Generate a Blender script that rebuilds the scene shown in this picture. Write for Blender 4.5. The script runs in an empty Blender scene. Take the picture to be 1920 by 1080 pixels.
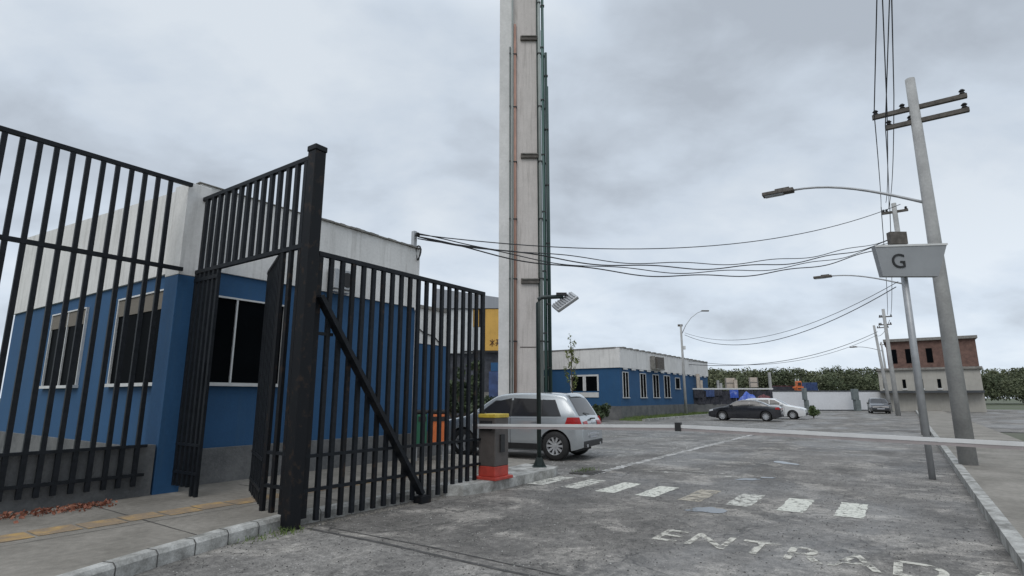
import bpy, bmesh, math, random
from mathutils import Vector, Matrix, noise
random.seed(7)
S = bpy.context.scene
COL = S.collection
rad = math.radians

# ------------------------------------------------------------------ camera
F = 1040.0; PITCH = math.atan(205 / F); CH = 1.55
cd = bpy.data.cameras.new("camera"); cam = bpy.data.objects.new("camera", cd); COL.objects.link(cam)
cam.location = (0, 0, CH); cam.rotation_euler = (math.pi / 2 + PITCH, 0, 0)
cd.sensor_width = 36; cd.lens = F / 1920 * 36; cd.clip_start = 0.05; cd.clip_end = 3000
S.camera = cam

# ------------------------------------------------------------------ world: overcast sky
SUN_EL, SUN_AZ = 48, 204
w = bpy.data.worlds.new("World"); S.world = w; w.use_nodes = True
nt = w.node_tree; N = nt.nodes; L = nt.links; N.clear()
out = N.new('ShaderNodeOutputWorld'); bg = N.new('ShaderNodeBackground'); bg.inputs[1].default_value = 0.1
sky = N.new('ShaderNodeTexSky'); sky.sky_type = 'NISHITA'; sky.sun_disc = False
sky.sun_elevation = rad(SUN_EL); sky.sun_rotation = rad(SUN_AZ)
tc = N.new('ShaderNodeTexCoord'); sep = N.new('ShaderNodeSeparateXYZ'); L.new(tc.outputs['Generated'], sep.inputs[0])
def wmath(op, a, b=None, clamp=False):
    n = N.new('ShaderNodeMath'); n.operation = op; n.use_clamp = clamp
    for i, v in enumerate((a, b)):
        if v is None: continue
        if isinstance(v, (int, float)): n.inputs[i].default_value = v
        else: L.new(v, n.inputs[i])
    return n.outputs[0]
zc = wmath('ADD', wmath('MAXIMUM', sep.outputs[2], 0.0), 0.42)
comb = N.new('ShaderNodeCombineXYZ')
L.new(wmath('DIVIDE', sep.outputs[0], zc), comb.inputs[0]); L.new(wmath('DIVIDE', sep.outputs[1], zc), comb.inputs[1])
def wnoise(scale, detail, rough, dist, off, stretch=(1, 1, 1)):
    mp = N.new('ShaderNodeMapping'); mp.inputs['Location'].default_value = off; mp.inputs['Scale'].default_value = stretch
    L.new(comb.outputs[0], mp.inputs[0])
    n = N.new('ShaderNodeTexNoise'); n.inputs['Scale'].default_value = scale; n.inputs['Detail'].default_value = detail
    n.inputs['Roughness'].default_value = rough; n.inputs['Distortion'].default_value = dist; L.new(mp.outputs[0], n.inputs[0]); return n.outputs[0]
n1 = wnoise(1.5, 6, .50, .15, (5.3, 3.7, 0), (1, 1.1, 1)); n2 = wnoise(4.2, 7, .55, .2, (8, 2, 1), (1, 1.3, 1))
mixv = wmath('ADD', wmath('MULTIPLY', n1, .68), wmath('MULTIPLY', n2, .32))
ramp = N.new('ShaderNodeValToRGB'); L.new(mixv, ramp.inputs[0])
cr = ramp.color_ramp; cr.elements[0].position = .38; cr.elements[0].color = (.40, .445, .505, 1)
cr.elements[1].position = .60; cr.elements[1].color = (.635, .69, .75, 1)
e = cr.elements.new(.5); e.color = (.54, .605, .685, 1)
# horizon a little brighter, zenith brighter above the picture
hz = N.new('ShaderNodeMapRange'); hz.inputs[1].default_value = .02; hz.inputs[2].default_value = .33; hz.inputs[3].default_value = 1.12; hz.inputs[4].default_value = .93
L.new(sep.outputs[2], hz.inputs[0])
zn = N.new('ShaderNodeMapRange'); zn.inputs[1].default_value = .6; zn.inputs[2].default_value = 1; zn.inputs[3].default_value = 1; zn.inputs[4].default_value = 1.9
L.new(sep.outputs[2], zn.inputs[0])
k = wmath('MULTIPLY', wmath('MULTIPLY', hz.outputs[0], zn.outputs[0]), 11.4)
vs = N.new('ShaderNodeVectorMath'); vs.operation = 'SCALE'; L.new(ramp.outputs[0], vs.inputs[0]); L.new(k, vs.inputs['Scale'])
mx = N.new('ShaderNodeMix'); mx.data_type = 'RGBA'; mx.inputs[0].default_value = .95
L.new(sky.outputs[0], mx.inputs[6]); L.new(vs.outputs[0], mx.inputs[7]); L.new(mx.outputs[2], bg.inputs[0]); L.new(bg.outputs[0], out.inputs[0])
sd = bpy.data.lights.new("sun", 'SUN'); sun = bpy.data.objects.new("sun", sd); COL.objects.link(sun)
sd.energy = 1.25; sd.angle = rad(40); sd.color = (1, .97, .93)
sun.rotation_euler = (rad(90 - SUN_EL), 0, rad(180 - SUN_AZ)); sun.location = (0, 0, 60)
S.view_settings.view_transform = 'Standard'; S.view_settings.look = 'None'; S.view_settings.exposure = 0.10; S.view_settings.gamma = 1

# ------------------------------------------------------------------ frames
A = Vector((.572, .820, 0)); B = Vector((-.820, .572, 0)); O = Vector((-2.65, 7.05, 0))
TH = math.atan2(.820, .572)
def W(a, b, z=0): return O + A * a + B * b + Vector((0, 0, z))
def at(u, v, Y):
    x = (u - 960) / F; y = (540 - v) / F
    r = Vector((x, math.cos(PITCH) - y * math.sin(PITCH), math.sin(PITCH) + y * math.cos(PITCH))); t = Y / r.y
    return Vector((r.x * t, Y, CH + r.z * t))

# ------------------------------------------------------------------ materials
def mat(name, color, rough=.7, var=.12, scale=3.0, metal=0, bump=0, bscale=40, spec=.5, col2=None, detail=6, stretch=None, lo=.35, hi=.65, rvar=0, fine=0):
    m = bpy.data.materials.new(name); m.use_nodes = True
    n = m.node_tree.nodes; l = m.node_tree.links; p = n['Principled BSDF']
    p.inputs['Roughness'].default_value = rough; p.inputs['Metallic'].default_value = metal; p.inputs['Specular IOR Level'].default_value = spec
    if name == 'dark_glass': p.inputs['IOR'].default_value = 1.12
    t = n.new('ShaderNodeTexCoord'); mp = n.new('ShaderNodeMapping'); l.new(t.outputs['Object'], mp.inputs[0])
    if stretch: mp.inputs['Scale'].default_value = stretch
    nz = n.new('ShaderNodeTexNoise'); nz.inputs['Scale'].default_value = scale; nz.inputs['Detail'].default_value = detail; nz.inputs['Roughness'].default_value = .62
    l.new(mp.outputs[0], nz.inputs[0])
    r = n.new('ShaderNodeValToRGB'); l.new(nz.outputs[0], r.inputs[0])
    c2 = col2 or tuple(min(1, c * (1 + var)) for c in color); c1 = color if col2 else tuple(c * (1 - var) for c in color)
    r.color_ramp.elements[0].position = lo; r.color_ramp.elements[1].position = hi
    r.color_ramp.elements[0].color = (*c1, 1); r.color_ramp.elements[1].color = (*c2, 1)
    co = r.outputs[0]
    if fine:
        f = n.new('ShaderNodeTexNoise'); f.inputs['Scale'].default_value = scale * 14; f.inputs['Detail'].default_value = 4; l.new(t.outputs['Object'], f.inputs[0])
        mr = n.new('ShaderNodeMapRange'); mr.inputs[1].default_value = .3; mr.inputs[2].default_value = .7; mr.inputs[3].default_value = 1 - fine; mr.inputs[4].default_value = 1 + fine; l.new(f.outputs[0], mr.inputs[0])
        v = n.new('ShaderNodeVectorMath'); v.operation = 'SCALE'; l.new(co, v.inputs[0]); l.new(mr.outputs[0], v.inputs['Scale']); co = v.outputs[0]
    l.new(co, p.inputs['Base Color'])
    if rvar:
        mr = n.new('ShaderNodeMapRange'); mr.inputs[3].default_value = rough - rvar; mr.inputs[4].default_value = rough + rvar; l.new(nz.outputs[0], mr.inputs[0]); l.new(mr.outputs[0], p.inputs['Roughness'])
    if bump:
        b = n.new('ShaderNodeBump'); b.inputs['Strength'].default_value = bump; b.inputs['Distance'].default_value = .02
        bn = n.new('ShaderNodeTexNoise'); bn.inputs['Scale'].default_value = bscale; bn.inputs['Detail'].default_value = 5; l.new(t.outputs['Object'], bn.inputs[0])
        l.new(bn.outputs[0], b.inputs['Height']); l.new(b.outputs[0], p.inputs['Normal'])
    return m

def wall_mat(name, color, streak=.25, stain=(.10, .10, .09), rough=.8):
    """painted render: blotches plus vertical rain streaks"""
    m = mat(name, color, rough, .07, 1.3, bump=.15, bscale=30, fine=.05)
    n = m.node_tree.nodes; l = m.node_tree.links; p = n['Principled BSDF']
    base = p.inputs['Base Color'].links[0].from_socket
    t = n.new('ShaderNodeTexCoord'); mp = n.new('ShaderNodeMapping'); mp.inputs['Scale'].default_value = (5, 5, .35); l.new(t.outputs['Object'], mp.inputs[0])
    s = n.new('ShaderNodeTexNoise'); s.inputs['Scale'].default_value = 1.6; s.inputs['Detail'].default_value = 6; s.inputs['Roughness'].default_value = .7; l.new(mp.outputs[0], s.inputs[0])
    r = n.new('ShaderNodeMapRange'); r.inputs[1].default_value = .5; r.inputs[2].default_value = .8; r.inputs[3].default_value = 0; r.inputs[4].default_value = streak; l.new(s.outputs[0], r.inputs[0])
    mx = n.new('ShaderNodeMix'); mx.data_type = 'RGBA'; l.new(r.outputs[0], mx.inputs[0]); l.new(base, mx.inputs[6]); mx.inputs[7].default_value = (*stain, 1)
    l.new(mx.outputs[2], p.inputs['Base Color']); return m

def asphalt_mat(name, c_dark, c_mid, c_light, wet=.5, cells=False, seed=0):
    m = bpy.data.materials.new(name); m.use_nodes = True
    n = m.node_tree.nodes; l = m.node_tree.links; p = n['Principled BSDF']
    t = n.new('ShaderNodeTexCoord')
    def nz(scale, detail=6, rough=.6, off=0, st=(1, 1, 1), rot=0, dist=0):
        mp = n.new('ShaderNodeMapping'); mp.inputs['Location'].default_value = (off + seed, off * .7, 0); mp.inputs['Scale'].default_value = st; mp.inputs['Rotation'].default_value = (0, 0, rot)
        l.new(t.outputs['Object'], mp.inputs[0]); x = n.new('ShaderNodeTexNoise'); x.inputs['Scale'].default_value = scale; x.inputs['Detail'].default_value = detail
        x.inputs['Roughness'].default_value = rough; x.inputs['Distortion'].default_value = dist; l.new(mp.outputs[0], x.inputs[0]); return x.outputs[0]
    def mr(v, a, b, c, d):
        x = n.new('ShaderNodeMapRange'); x.inputs[1].default_value = a; x.inputs[2].default_value = b; x.inputs[3].default_value = c; x.inputs[4].default_value = d; l.new(v, x.inputs[0]); return x.outputs[0]
    def mix(f, a, b):
        x = n.new('ShaderNodeMix'); x.data_type = 'RGBA'
        l.new(f, x.inputs[0])
        for i, v in ((6, a), (7, b)):
            if isinstance(v, tuple): x.inputs[i].default_value = (*v, 1)
            else: l.new(v, x.inputs[i])
        return x.outputs[2]
    def mul(c, f):
        v = n.new('ShaderNodeVectorMath'); v.operation = 'SCALE'; l.new(c, v.inputs[0]); l.new(f, v.inputs['Scale']); return v.outputs[0]
    patch = nz(.42, 7, .68, 3, (1, 1.0, 1), .6, .6)
    col = mix(mr(patch, .40, .58, 0, 1), c_dark, c_mid)
    worn = nz(.9, 8, .72, 11, (1, 1, 1), .3, .5)
    col = mix(mr(worn, .52, .60, 0, .9), col, c_light)
    w2 = nz(2.1, 9, .78, 17, (1.4, .6, 1), -TH, .8); col = mul(col, mr(w2, .35, .65, .74, 1.26))
    w3 = nz(.7, 9, .75, 27, (1, 1, 1), 0, 1.2); col = mul(col, mr(w3, .53, .57, 1, .78))
    tracks = nz(1.1, 5, .6, 21, (.22, 1, 1), -TH)        # long streaks along the road
    col = mul(col, mr(tracks, .3, .7, .86, 1.16))
    ag = nz(55, 3, .7, 1); col = mul(col, mr(ag, .3, .7, .55, 1.45))
    ag2 = nz(11, 4, .7, 5); col = mul(col, mr(ag2, .3, .7, .74, 1.26))
    gr = nz(24, 6, .85, 61); col = mul(col, mr(gr, .30, .46, .35, 1)); col = mix(mr(nz(31, 6, .85, 71), .60, .70, 0, .6), col, (.36, .345, .32))
    col = mul(col, mr(nz(9, 9, .9, 81), .38, .54, .50, 1.05)); col = mix(mr(nz(6.5, 9, .88, 91), .58, .66, 0, .45), col, (.34, .325, .30))
    # cracks
    vo = n.new('ShaderNodeTexVoronoi'); vo.feature = 'DISTANCE_TO_EDGE'; vo.inputs['Scale'].default_value = .75 if not cells else 4.2
    mp = n.new('ShaderNodeMapping'); l.new(t.outputs['Object'], mp.inputs[0]); 
    wv = n.new('ShaderNodeTexNoise'); wv.inputs['Scale'].default_value = 2.5; wv.inputs['Detail'].default_value = 6; l.new(t.outputs['Object'], wv.inputs[0])
    ad = n.new('ShaderNodeVectorMath'); ad.operation = 'MULTIPLY_ADD'; l.new(wv.outputs[1], ad.inputs[0]); ad.inputs[1].default_value = (.45,) * 3 if not cells else (.05,) * 3; l.new(t.outputs['Object'], ad.inputs[2])
    l.new(ad.outputs[0], vo.inputs[0])
    gate = nz(.55, 3, .5, 31)
    if not cells:
        ck = n.new('ShaderNodeMath'); ck.operation = 'MULTIPLY'; l.new(mr(vo.outputs[0], .004, .014, 1, 0), ck.inputs[0]); l.new(mr(gate, .5, .58, 0, .8), ck.inputs[1])
        col = mix(ck.outputs[0], col, tuple(c * .35 for c in c_dark))
    else:
        ck = n.new('ShaderNodeMath'); ck.operation = 'MULTIPLY'; l.new(mr(vo.outputs[0], .02, .08, 1, 0), ck.inputs[0]); l.new(mr(gate, .40, .55, 0, .8), ck.inputs[1])
        col = mix(ck.outputs[0], col, (.30, .29, .27))
    sp = nz(3.3, 6, .75, 41, (1, 1, 1), 0, 1)
    col = mix(mr(sp, .66, .70, 0, .5), col, (.30, .295, .28))
    l.new(col, p.inputs['Base Color'])
    wetn = nz(.33, 6, .6, 51, (.5, 1, 1), -TH, .7)
    l.new(mr(wetn, .42, .60, .86, .86 - wet), p.inputs['Roughness'])
    b = n.new('ShaderNodeBump'); b.inputs['Strength'].default_value = .35; b.inputs['Distance'].default_value = .012; l.new(ag, b.inputs['Height']); l.new(b.outputs[0], p.inputs['Normal'])
    return m

def paint_mat(name, color, wear=(.45, .6), scale=9):
    m = mat(name, color, .75, .12, 12, fine=.12)
    n = m.node_tree.nodes; l = m.node_tree.links; p = n['Principled BSDF']; o = n['Material Output']
    t = n.new('ShaderNodeTexCoord'); z = n.new('ShaderNodeTexNoise'); z.inputs['Scale'].default_value = scale; z.inputs['Detail'].default_value = 8; z.inputs['Roughness'].default_value = .75
    l.new(t.outputs['Object'], z.inputs[0])
    r = n.new('ShaderNodeMapRange'); r.inputs[1].default_value = wear[0]; r.inputs[2].default_value = wear[1]; r.inputs[3].default_value = 1; r.inputs[4].default_value = 0; l.new(z.outputs[0], r.inputs[0])
    tr = n.new('ShaderNodeBsdfTransparent'); ms = n.new('ShaderNodeMixShader'); l.new(r.outputs[0], ms.inputs[0]); l.new(tr.outputs[0], ms.inputs[1]); l.new(p.outputs[0], ms.inputs[2]); l.new(ms.outputs[0], o.inputs[0])
    return m

M = {}
M['gate'] = mat('gate_paint', (.006, .008, .010), .5, .3, 14, spec=.22, bump=.1, bscale=60, col2=(.013, .015, .019))
M['gate_rust'] = mat('gate_paint_worn', (.007, .008, .010), .55, .3, 9, spec=.22, col2=(.04, .026, .018), lo=.55, hi=.72)
M['blue'] = wall_mat('blue_paint', (.016, .074, .170), .55, (.035, .085, .145))
M['white'] = wall_mat('white_paint', (.66, .65, .63), .6, (.27, .255, .23))
M['plinth'] = mat('grey_plinth', (.085, .088, .090), .85, .15, 1.6, bump=.25, bscale=45, col2=(.15, .15, .148), fine=.12)
M['coping'] = mat('coping', (.13, .125, .115), .8, .3, 5, col2=(.24, .23, .21), fine=.15)
M['frame'] = mat('white_frame', (.55, .55, .54), .4, .08, 6)
M['glass'] = mat('dark_glass', (.004, .005, .006), .3, .2, 1.2, spec=.04)
M['blind'] = mat('tan_blind', (.16, .14, .115), .8, .1, 8, stretch=(1, 1, 12))
M['pave'] = mat('pavement', (.15, .137, .115), .85, .15, .9, bump=.3, bscale=50, col2=(.245, .225, .195), fine=.14)
M['kerb'] = mat('kerb', (.16, .155, .14), .85, .15, 4, bump=.35, bscale=35, col2=(.45, .445, .42), fine=.16)
M['tactile'] = mat('tactile_tiles', (.24, .18, .12), .85, .2, 4, col2=(.42, .27, .10), fine=.15, lo=.48, hi=.7)
M['asphalt'] = asphalt_mat('asphalt', (.112, .104, .094), (.187, .174, .158), (.30, .278, .249), .42)
M['apron'] = asphalt_mat('apron', (.155, .146, .134), (.21, .198, .182), (.30, .28, .253), .25, seed=9)
M['cobble'] = asphalt_mat('parking_paving', (.115, .109, .10), (.17, .16, .148), (.27, .252, .23), .38, cells=True, seed=4)
M['earth'] = mat('earth', (.10, .10, .075), .95, .3, .05, col2=(.07, .09, .04))
M['paint'] = paint_mat('road_paint', (.56, .555, .49), (.53, .61), 11)
M['paint_worn'] = paint_mat('road_paint_worn', (.50, .49, .44), (.48, .60), 7)
M['paint_tan'] = paint_mat('road_paint_tan', (.40, .36, .29), (.46, .62), 6)
M['gutter'] = mat('gutter_concrete', (.16, .15, .135), .6, .2, 3.5, col2=(.42, .41, .39), fine=.2, lo=.42, hi=.55, rvar=.2)
M['tar'] = mat('tar_seam', (.035, .034, .033), .9, .3, 6, col2=(.09, .085, .08))
M['tower'] = mat('tower_concrete', (.52, .515, .50), .85, .07, .9, bump=.2, bscale=25, col2=(.62, .61, .595), fine=.06)
M['tower_panel'] = wall_mat('tower_panel', (.50, .465, .44), .8, (.20, .175, .155))
M['slot'] = mat('tower_slot', (.10, .09, .08), .9, .3, 8)
M['pipe_green'] = mat('green_pipe', (.035, .085, .075), .55, .3, 1.2, col2=(.08, .14, .125), stretch=(1, 1, .3))
M['pipe_dark'] = mat('dark_green_pipe', (.014, .036, .031), .5, .3, 1.2, stretch=(1, 1, .3))
M['pipe_grey'] = mat('grey_green_pipe', (.24, .27, .255), .55, .15, 1.2)
M['pipe_red'] = mat('brick_red_pipe', (.33, .19, .145), .6, .15, 2)
M['black'] = mat('black', (.012, .012, .013), .6, .2, 8)
M['wire'] = mat('wire', (.02, .021, .024), .6, .1, 1)
M['lampgreen'] = mat('dark_green_metal', (.013, .024, .022), .5, .3, 8)
M['lamphead'] = mat('lamp_glass', (.42, .45, .47), .3, .2, 14, col2=(.22, .24, .26))
M['galv'] = mat('galvanised', (.34, .35, .36), .45, .1, 6, metal=.3)
M['concrete_pole'] = mat('concrete_pole', (.27, .27, .265), .85, .15, 1.5, col2=(.38, .38, .37), fine=.08)
M['sign'] = mat('sign_grey', (.25, .26, .27), .6, .06, 2)
M['yellow'] = mat('yellow_cap', (.52, .38, .05), .5, .2, 10)
M['cab'] = mat('cabinet_brown', (.075, .065, .06), .5, .15, 6)
M['red'] = mat('red_base', (.38, .045, .03), .55, .2, 6)
M['boom'] = mat('boom_white', (.58, .58, .575), .35, .06, 4)
M['boom_red'] = mat('boom_red_tape', (.30, .265, .262), .5, .1, 4)  # dull grey for the narrow bar below the white boom
M['orange'] = mat('orange', (.52, .13, .035), .5, .15, 6)
M['green'] = mat('bin_green', (.015, .10, .055), .5, .15, 6)
M['yellow_wall'] = wall_mat('yellow_panel', (.56, .33, .075), .35, (.33, .19, .06))
M['brown'] = mat('brown_marks', (.10, .045, .02), .8, .2, 20)
M['shed_grey'] = mat('shed_fascia', (.26, .275, .30), .6, .08, 2, stretch=(12, 1, .3))
M['shed_white'] = mat('shed_translucent', (.42, .44, .45), .5, .14, 2.4, col2=(.55, .57, .58))
M['shed_dark'] = mat('shed_dark', (.03, .033, .04), .8, .4, 3, col2=(.07, .075, .09))
M['leaf'] = mat('leaf_mid', (.035, .06, .018), .7, .4, 1.4, col2=(.085, .12, .035), fine=.25)
M['leafdark'] = mat('leaf_dark', (.025, .042, .018), .7, .4, .9, col2=(.065, .09, .035), fine=.25)
M['leafyel'] = mat('leaf_yellow', (.10, .13, .03), .7, .4, 3, col2=(.22, .24, .06), fine=.2)
M['forest'] = mat('forest_leaf_hazed', (.065, .085, .045), .9, .4, .13, col2=(.13, .14, .08), fine=.3)  # distance haze is put into the leaf colour: lighter and greyer green
M['bark'] = mat('bark', (.10, .08, .06), .9, .25, 8, bump=.4, bscale=30)
M['grass'] = mat('grass', (.06, .10, .025), .9, .3, 2, col2=(.13, .17, .05), fine=.25)
M['deadleaf'] = mat('dead_leaf', (.17, .05, .03), .8, .4, 12, col2=(.28, .12, .07))
M['net'] = mat('dark_net', (.018, .02, .028), .9, .5, 3.5, col2=(.05, .05, .06), fine=.4)
M['tarp'] = mat('blue_tarp', (.03, .08, .38), .45, .3, 2.2, col2=(.30, .36, .62), lo=.5, hi=.7)
M['maroon'] = mat('maroon_tarp', (.10, .02, .025), .6, .3, 2, col2=(.28, .16, .17), lo=.55)
M['cream'] = mat('cream_board', (.44, .38, .32), .8, .15, 2.5, fine=.2)
M['farwall'] = mat('far_white_wall', (.58, .59, .61), .75, .05, .4, fine=.04)
M['fardark'] = mat('far_wall_cap', (.05, .055, .06), .8, .2, 2)
M['farpost'] = mat('far_post', (.13, .15, .15), .8, .2, 2)
M['house'] = wall_mat('beige_house', (.36, .345, .31), .4, (.15, .14, .12))
M['housebrown'] = mat('brown_brick', (.13, .075, .06), .85, .25, 3)
M['bluepanel'] = mat('blue_panel', (.03, .055, .14), .6, .3, 2)
M['silver'] = mat('silver_paint', (.40, .425, .44), .22, .03, 1, metal=.45, spec=.6)
M['blackcar'] = mat('black_paint', (.010, .011, .016), .16, .1, 1, spec=.6)
M['whitecar'] = mat('white_paint_car', (.60, .61, .61), .28, .03, 1)
for k_ in ('silver', 'blackcar', 'whitecar'):
    q_ = M[k_].node_tree.nodes['Principled BSDF']; q_.inputs['Coat Weight'].default_value = .8; q_.inputs['Coat Roughness'].default_value = .04
M['trim'] = mat('black_trim', (.016, .016, .017), .6, .2, 8)
M['carglass'] = mat('car_glass', (.022, .021, .022), .08, .1, 1, spec=.6)
M['rubber'] = mat('rubber', (.014, .014, .014), .8, .2, 12)
M['rim'] = mat('alloy_rim', (.50, .51, .52), .3, .05, 6, metal=.5)
M['tail'] = mat('tail_lamp', (.34, .012, .012), .22, .15, 12)
M['head'] = mat('head_lamp', (.55, .57, .6), .15, .1, 10)
M['plate'] = mat('number_plate', (.40, .41, .43), .5, .1, 20)
pm = bpy.data.materials.new('puddle_water'); pm.use_nodes = True; M['puddle'] = pm
pp = pm.node_tree.nodes['Principled BSDF']; pp.inputs['Base Color'].default_value = (.05, .055, .06, 1); pp.inputs['Roughness'].default_value = .05; pp.inputs['IOR'].default_value = 1.45
_n = pm.node_tree.nodes.new('ShaderNodeTexNoise'); _n.inputs['Scale'].default_value = 5; _b = pm.node_tree.nodes.new('ShaderNodeBump'); _b.inputs['Strength'].default_value = .04
pm.node_tree.links.new(_n.outputs[0], _b.inputs['Height']); pm.node_tree.links.new(_b.outputs[0], pp.inputs['Normal'])

# ------------------------------------------------------------------ mesh helpers
class MB:
    def __init__(s): s.v = []; s.f = []
    def add(s, vs, fs):
        o = len(s.v); s.v += [tuple(v) for v in vs]; s.f += [tuple(i + o for i in f) for f in fs]; return s
    def box(s, x0, x1, y0, y1, z0, z1):
        return s.add([(x0, y0, z0), (x1, y0, z0), (x1, y1, z0), (x0, y1, z0), (x0, y0, z1), (x1, y0, z1), (x1, y1, z1), (x0, y1, z1)],
                     [(0, 3, 2, 1), (4, 5, 6, 7), (0, 1, 5, 4), (1, 2, 6, 5), (2, 3, 7, 6), (3, 0, 4, 7)])
    def bar(s, p, q, wx, wy, up=(0, 0, 1)):
        p = Vector(p); q = Vector(q); d = (q - p).normalized(); u = Vector(up)
        if abs(d.dot(u)) > .99: u = Vector((0, 1, 0))
        x = d.cross(u).normalized(); y = x.cross(d)
        vs = [c + x * sx * wx / 2 + y * sy * wy / 2 for c in (p, q) for sx, sy in ((-1, -1), (1, -1), (1, 1), (-1, 1))]
        return s.add(vs, [(0, 1, 2, 3), (7, 6, 5, 4), (0, 4, 5, 1), (1, 5, 6, 2), (2, 6, 7, 3), (3, 7, 4, 0)])
    def tube(s, pts, r, n=8, r1=None, cap=True):
        pts = [Vector(p) for p in pts]; o = len(s.v); K = len(pts)
        for i, p in enumerate(pts):
            d = (pts[min(i + 1, K - 1)] - pts[max(i - 1, 0)]).normalized(); u = Vector((0, 0, 1)) if abs(d.z) < .95 else Vector((1, 0, 0))
            x = d.cross(u).normalized(); y = x.cross(d); rr = r if r1 is None else r + (r1 - r) * i / (K - 1)
            for k in range(n):
                a = 2 * math.pi * k / n; s.v.append(tuple(p + x * math.cos(a) * rr + y * math.sin(a) * rr))
        for i in range(K - 1):
            for k in range(n):
                s.f.append((o + i * n + k, o + i * n + (k + 1) % n, o + (i + 1) * n + (k + 1) % n, o + (i + 1) * n + k))
        if cap: s.f.append(tuple(o + k for k in range(n - 1, -1, -1))); s.f.append(tuple(o + (K - 1) * n + k for k in range(n)))
        return s
    def lathe(s, prof, n=24, axis='z', c=(0, 0, 0)):
        o = len(s.v); c = Vector(c)
        for r, h in prof:
            for k in range(n):
                a = 2 * math.pi * k / n; x, y = r * math.cos(a), r * math.sin(a)
                s.v.append(tuple(c + (Vector((x, y, h)) if axis == 'z' else Vector((x, h, y)))))
        for i in range(len(prof) - 1):
            for k in range(n):
                s.f.append((o + i * n + k, o + i * n + (k + 1) % n, o + (i + 1) * n + (k + 1) % n, o + (i + 1) * n + k))
        return s
    def prism(s, poly, z0, z1):
        n = len(poly)
        return s.add([(x, y, z0) for x, y in poly] + [(x, y, z1) for x, y in poly],
                     [tuple(range(n - 1, -1, -1)), tuple(range(n, 2 * n))] + [(i, (i + 1) % n, n + (i + 1) % n, n + i) for i in range(n)])
    def build(s, name, m, parent=None, smooth=False, bevel=0, loc=None, rz=None):
        me = bpy.data.meshes.new(name); me.from_pydata(s.v, [], s.f); me.update()
        if bevel or smooth:
            bm = bmesh.new(); bm.from_mesh(me); bmesh.ops.recalc_face_normals(bm, faces=bm.faces); bm.to_mesh(me); bm.free()
        me.materials.append(m)
        if smooth: me.polygons.foreach_set('use_smooth', [True] * len(me.polygons))
        o = bpy.data.objects.new(name, me); COL.objects.link(o)
        if parent: o.parent = parent
        if bevel:
            b = o.modifiers.new('bevel', 'BEVEL'); b.width = bevel; b.segments = 2; b.limit_method = 'ANGLE'; b.angle_limit = rad(35)
        if loc is not None: o.location = loc
        if rz is not None: o.rotation_euler = (0, 0, rz)
        return o
def tag(o, label=None, cat=None, group=None, kind=None):
    if label: o['label'] = label
    if cat: o['category'] = cat
    if group: o['group'] = group
    if kind: o['kind'] = kind
    return o
def thing(name, label, cat, loc, rz=0, group=None):
    o = bpy.data.objects.new(name, None); COL.objects.link(o); o.empty_display_size = .2; o.location = loc; o.rotation_euler = (0, 0, rz)
    return tag(o, label, cat, group)
def copy_tree(o, parent=None):
    c = o.copy(); COL.objects.link(c)
    if parent: c.parent = parent
    for ch in list(o.children): copy_tree(ch, c)
    return c
def road(name, m, mb, label=None, cat=None, kind='structure', group=None):
    """geometry given in road coordinates (a, b, z)"""
    o = mb.build(name, m, loc=O, rz=TH); return tag(o, label, cat, group, kind)
def sheet(poly, z):
    mb = MB(); mb.add([(x, y, z) for x, y in poly], [tuple(range(len(poly)))]); return mb

# ------------------------------------------------------------------ setting: ground
mb = MB(); mb.add([(-900, -900, -.03), (900, -900, -.03), (900, 900, -.03), (-900, 900, -.03)], [(0, 1, 2, 3)])
tag(mb.build('ground', M['earth']), kind='structure')
road('road', M['asphalt'], sheet([(.2, -6.9), (92, -6.9), (92, -.72), (6.0, -.72), (6.0, 0.6), (.2, .6)], 0))
road('road_apron', M['apron'], sheet([(-14, -20), (.2, -20), (.2, .6), (-14, .6)], 0))
road('parking_area', M['cobble'], sheet([(6.0, -.72), (92, -.72), (92, 45), (6.0, 45)], -.004))
road('road_far_side', M['asphalt'], sheet([(30, -32), (92, -32), (92, -6.9), (30, -6.9)], -.008))
# pavement and kerb on the left; the kerb swings out towards the viewer on the near side
kl = [(-9, -4.6), (-7, -3.4), (-5.2, -2.25), (-3.6, -1.2), (-2.4, -.62), (-1.6, -.32), (-.8, -.08), (0, .09), (1.0, .11), (2.78, .10)]
def off(pts, d):
    r = []
    for i, p in enumerate(pts):
        q0 = pts[max(0, i - 1)]; q1 = pts[min(len(pts) - 1, i + 1)]; t = Vector((q1[0] - q0[0], q1[1] - q0[1])).normalized(); r.append((p[0] - t.y * d, p[1] + t.x * d))
    return r
ki = off(kl, .14)
mb = MB()
prf = [(0.0, -.01), (0.0, .11), (.03, .15), (.14, .152)]
rows = [off(kl, d) for d, z in prf]
vs = []; fs = []
for i in range(len(kl)):
    for j, (d, z) in enumerate(prf): vs.append((rows[j][i][0], rows[j][i][1], z))
for i in range(len(kl) - 1):
    for j in range(3): fs.append((i * 4 + j, (i + 1) * 4 + j, (i + 1) * 4 + j + 1, i * 4 + j + 1))
mb.add(vs, fs); road('kerb', M['kerb'], mb)
pv = ki + [(6.0, .62), (6.8, .62), (6.8, 6), (-9, 6)]
mb = MB().prism([(x, y) for x, y in pv], -.02, .148); road('pavement', M['pave'], mb)
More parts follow.
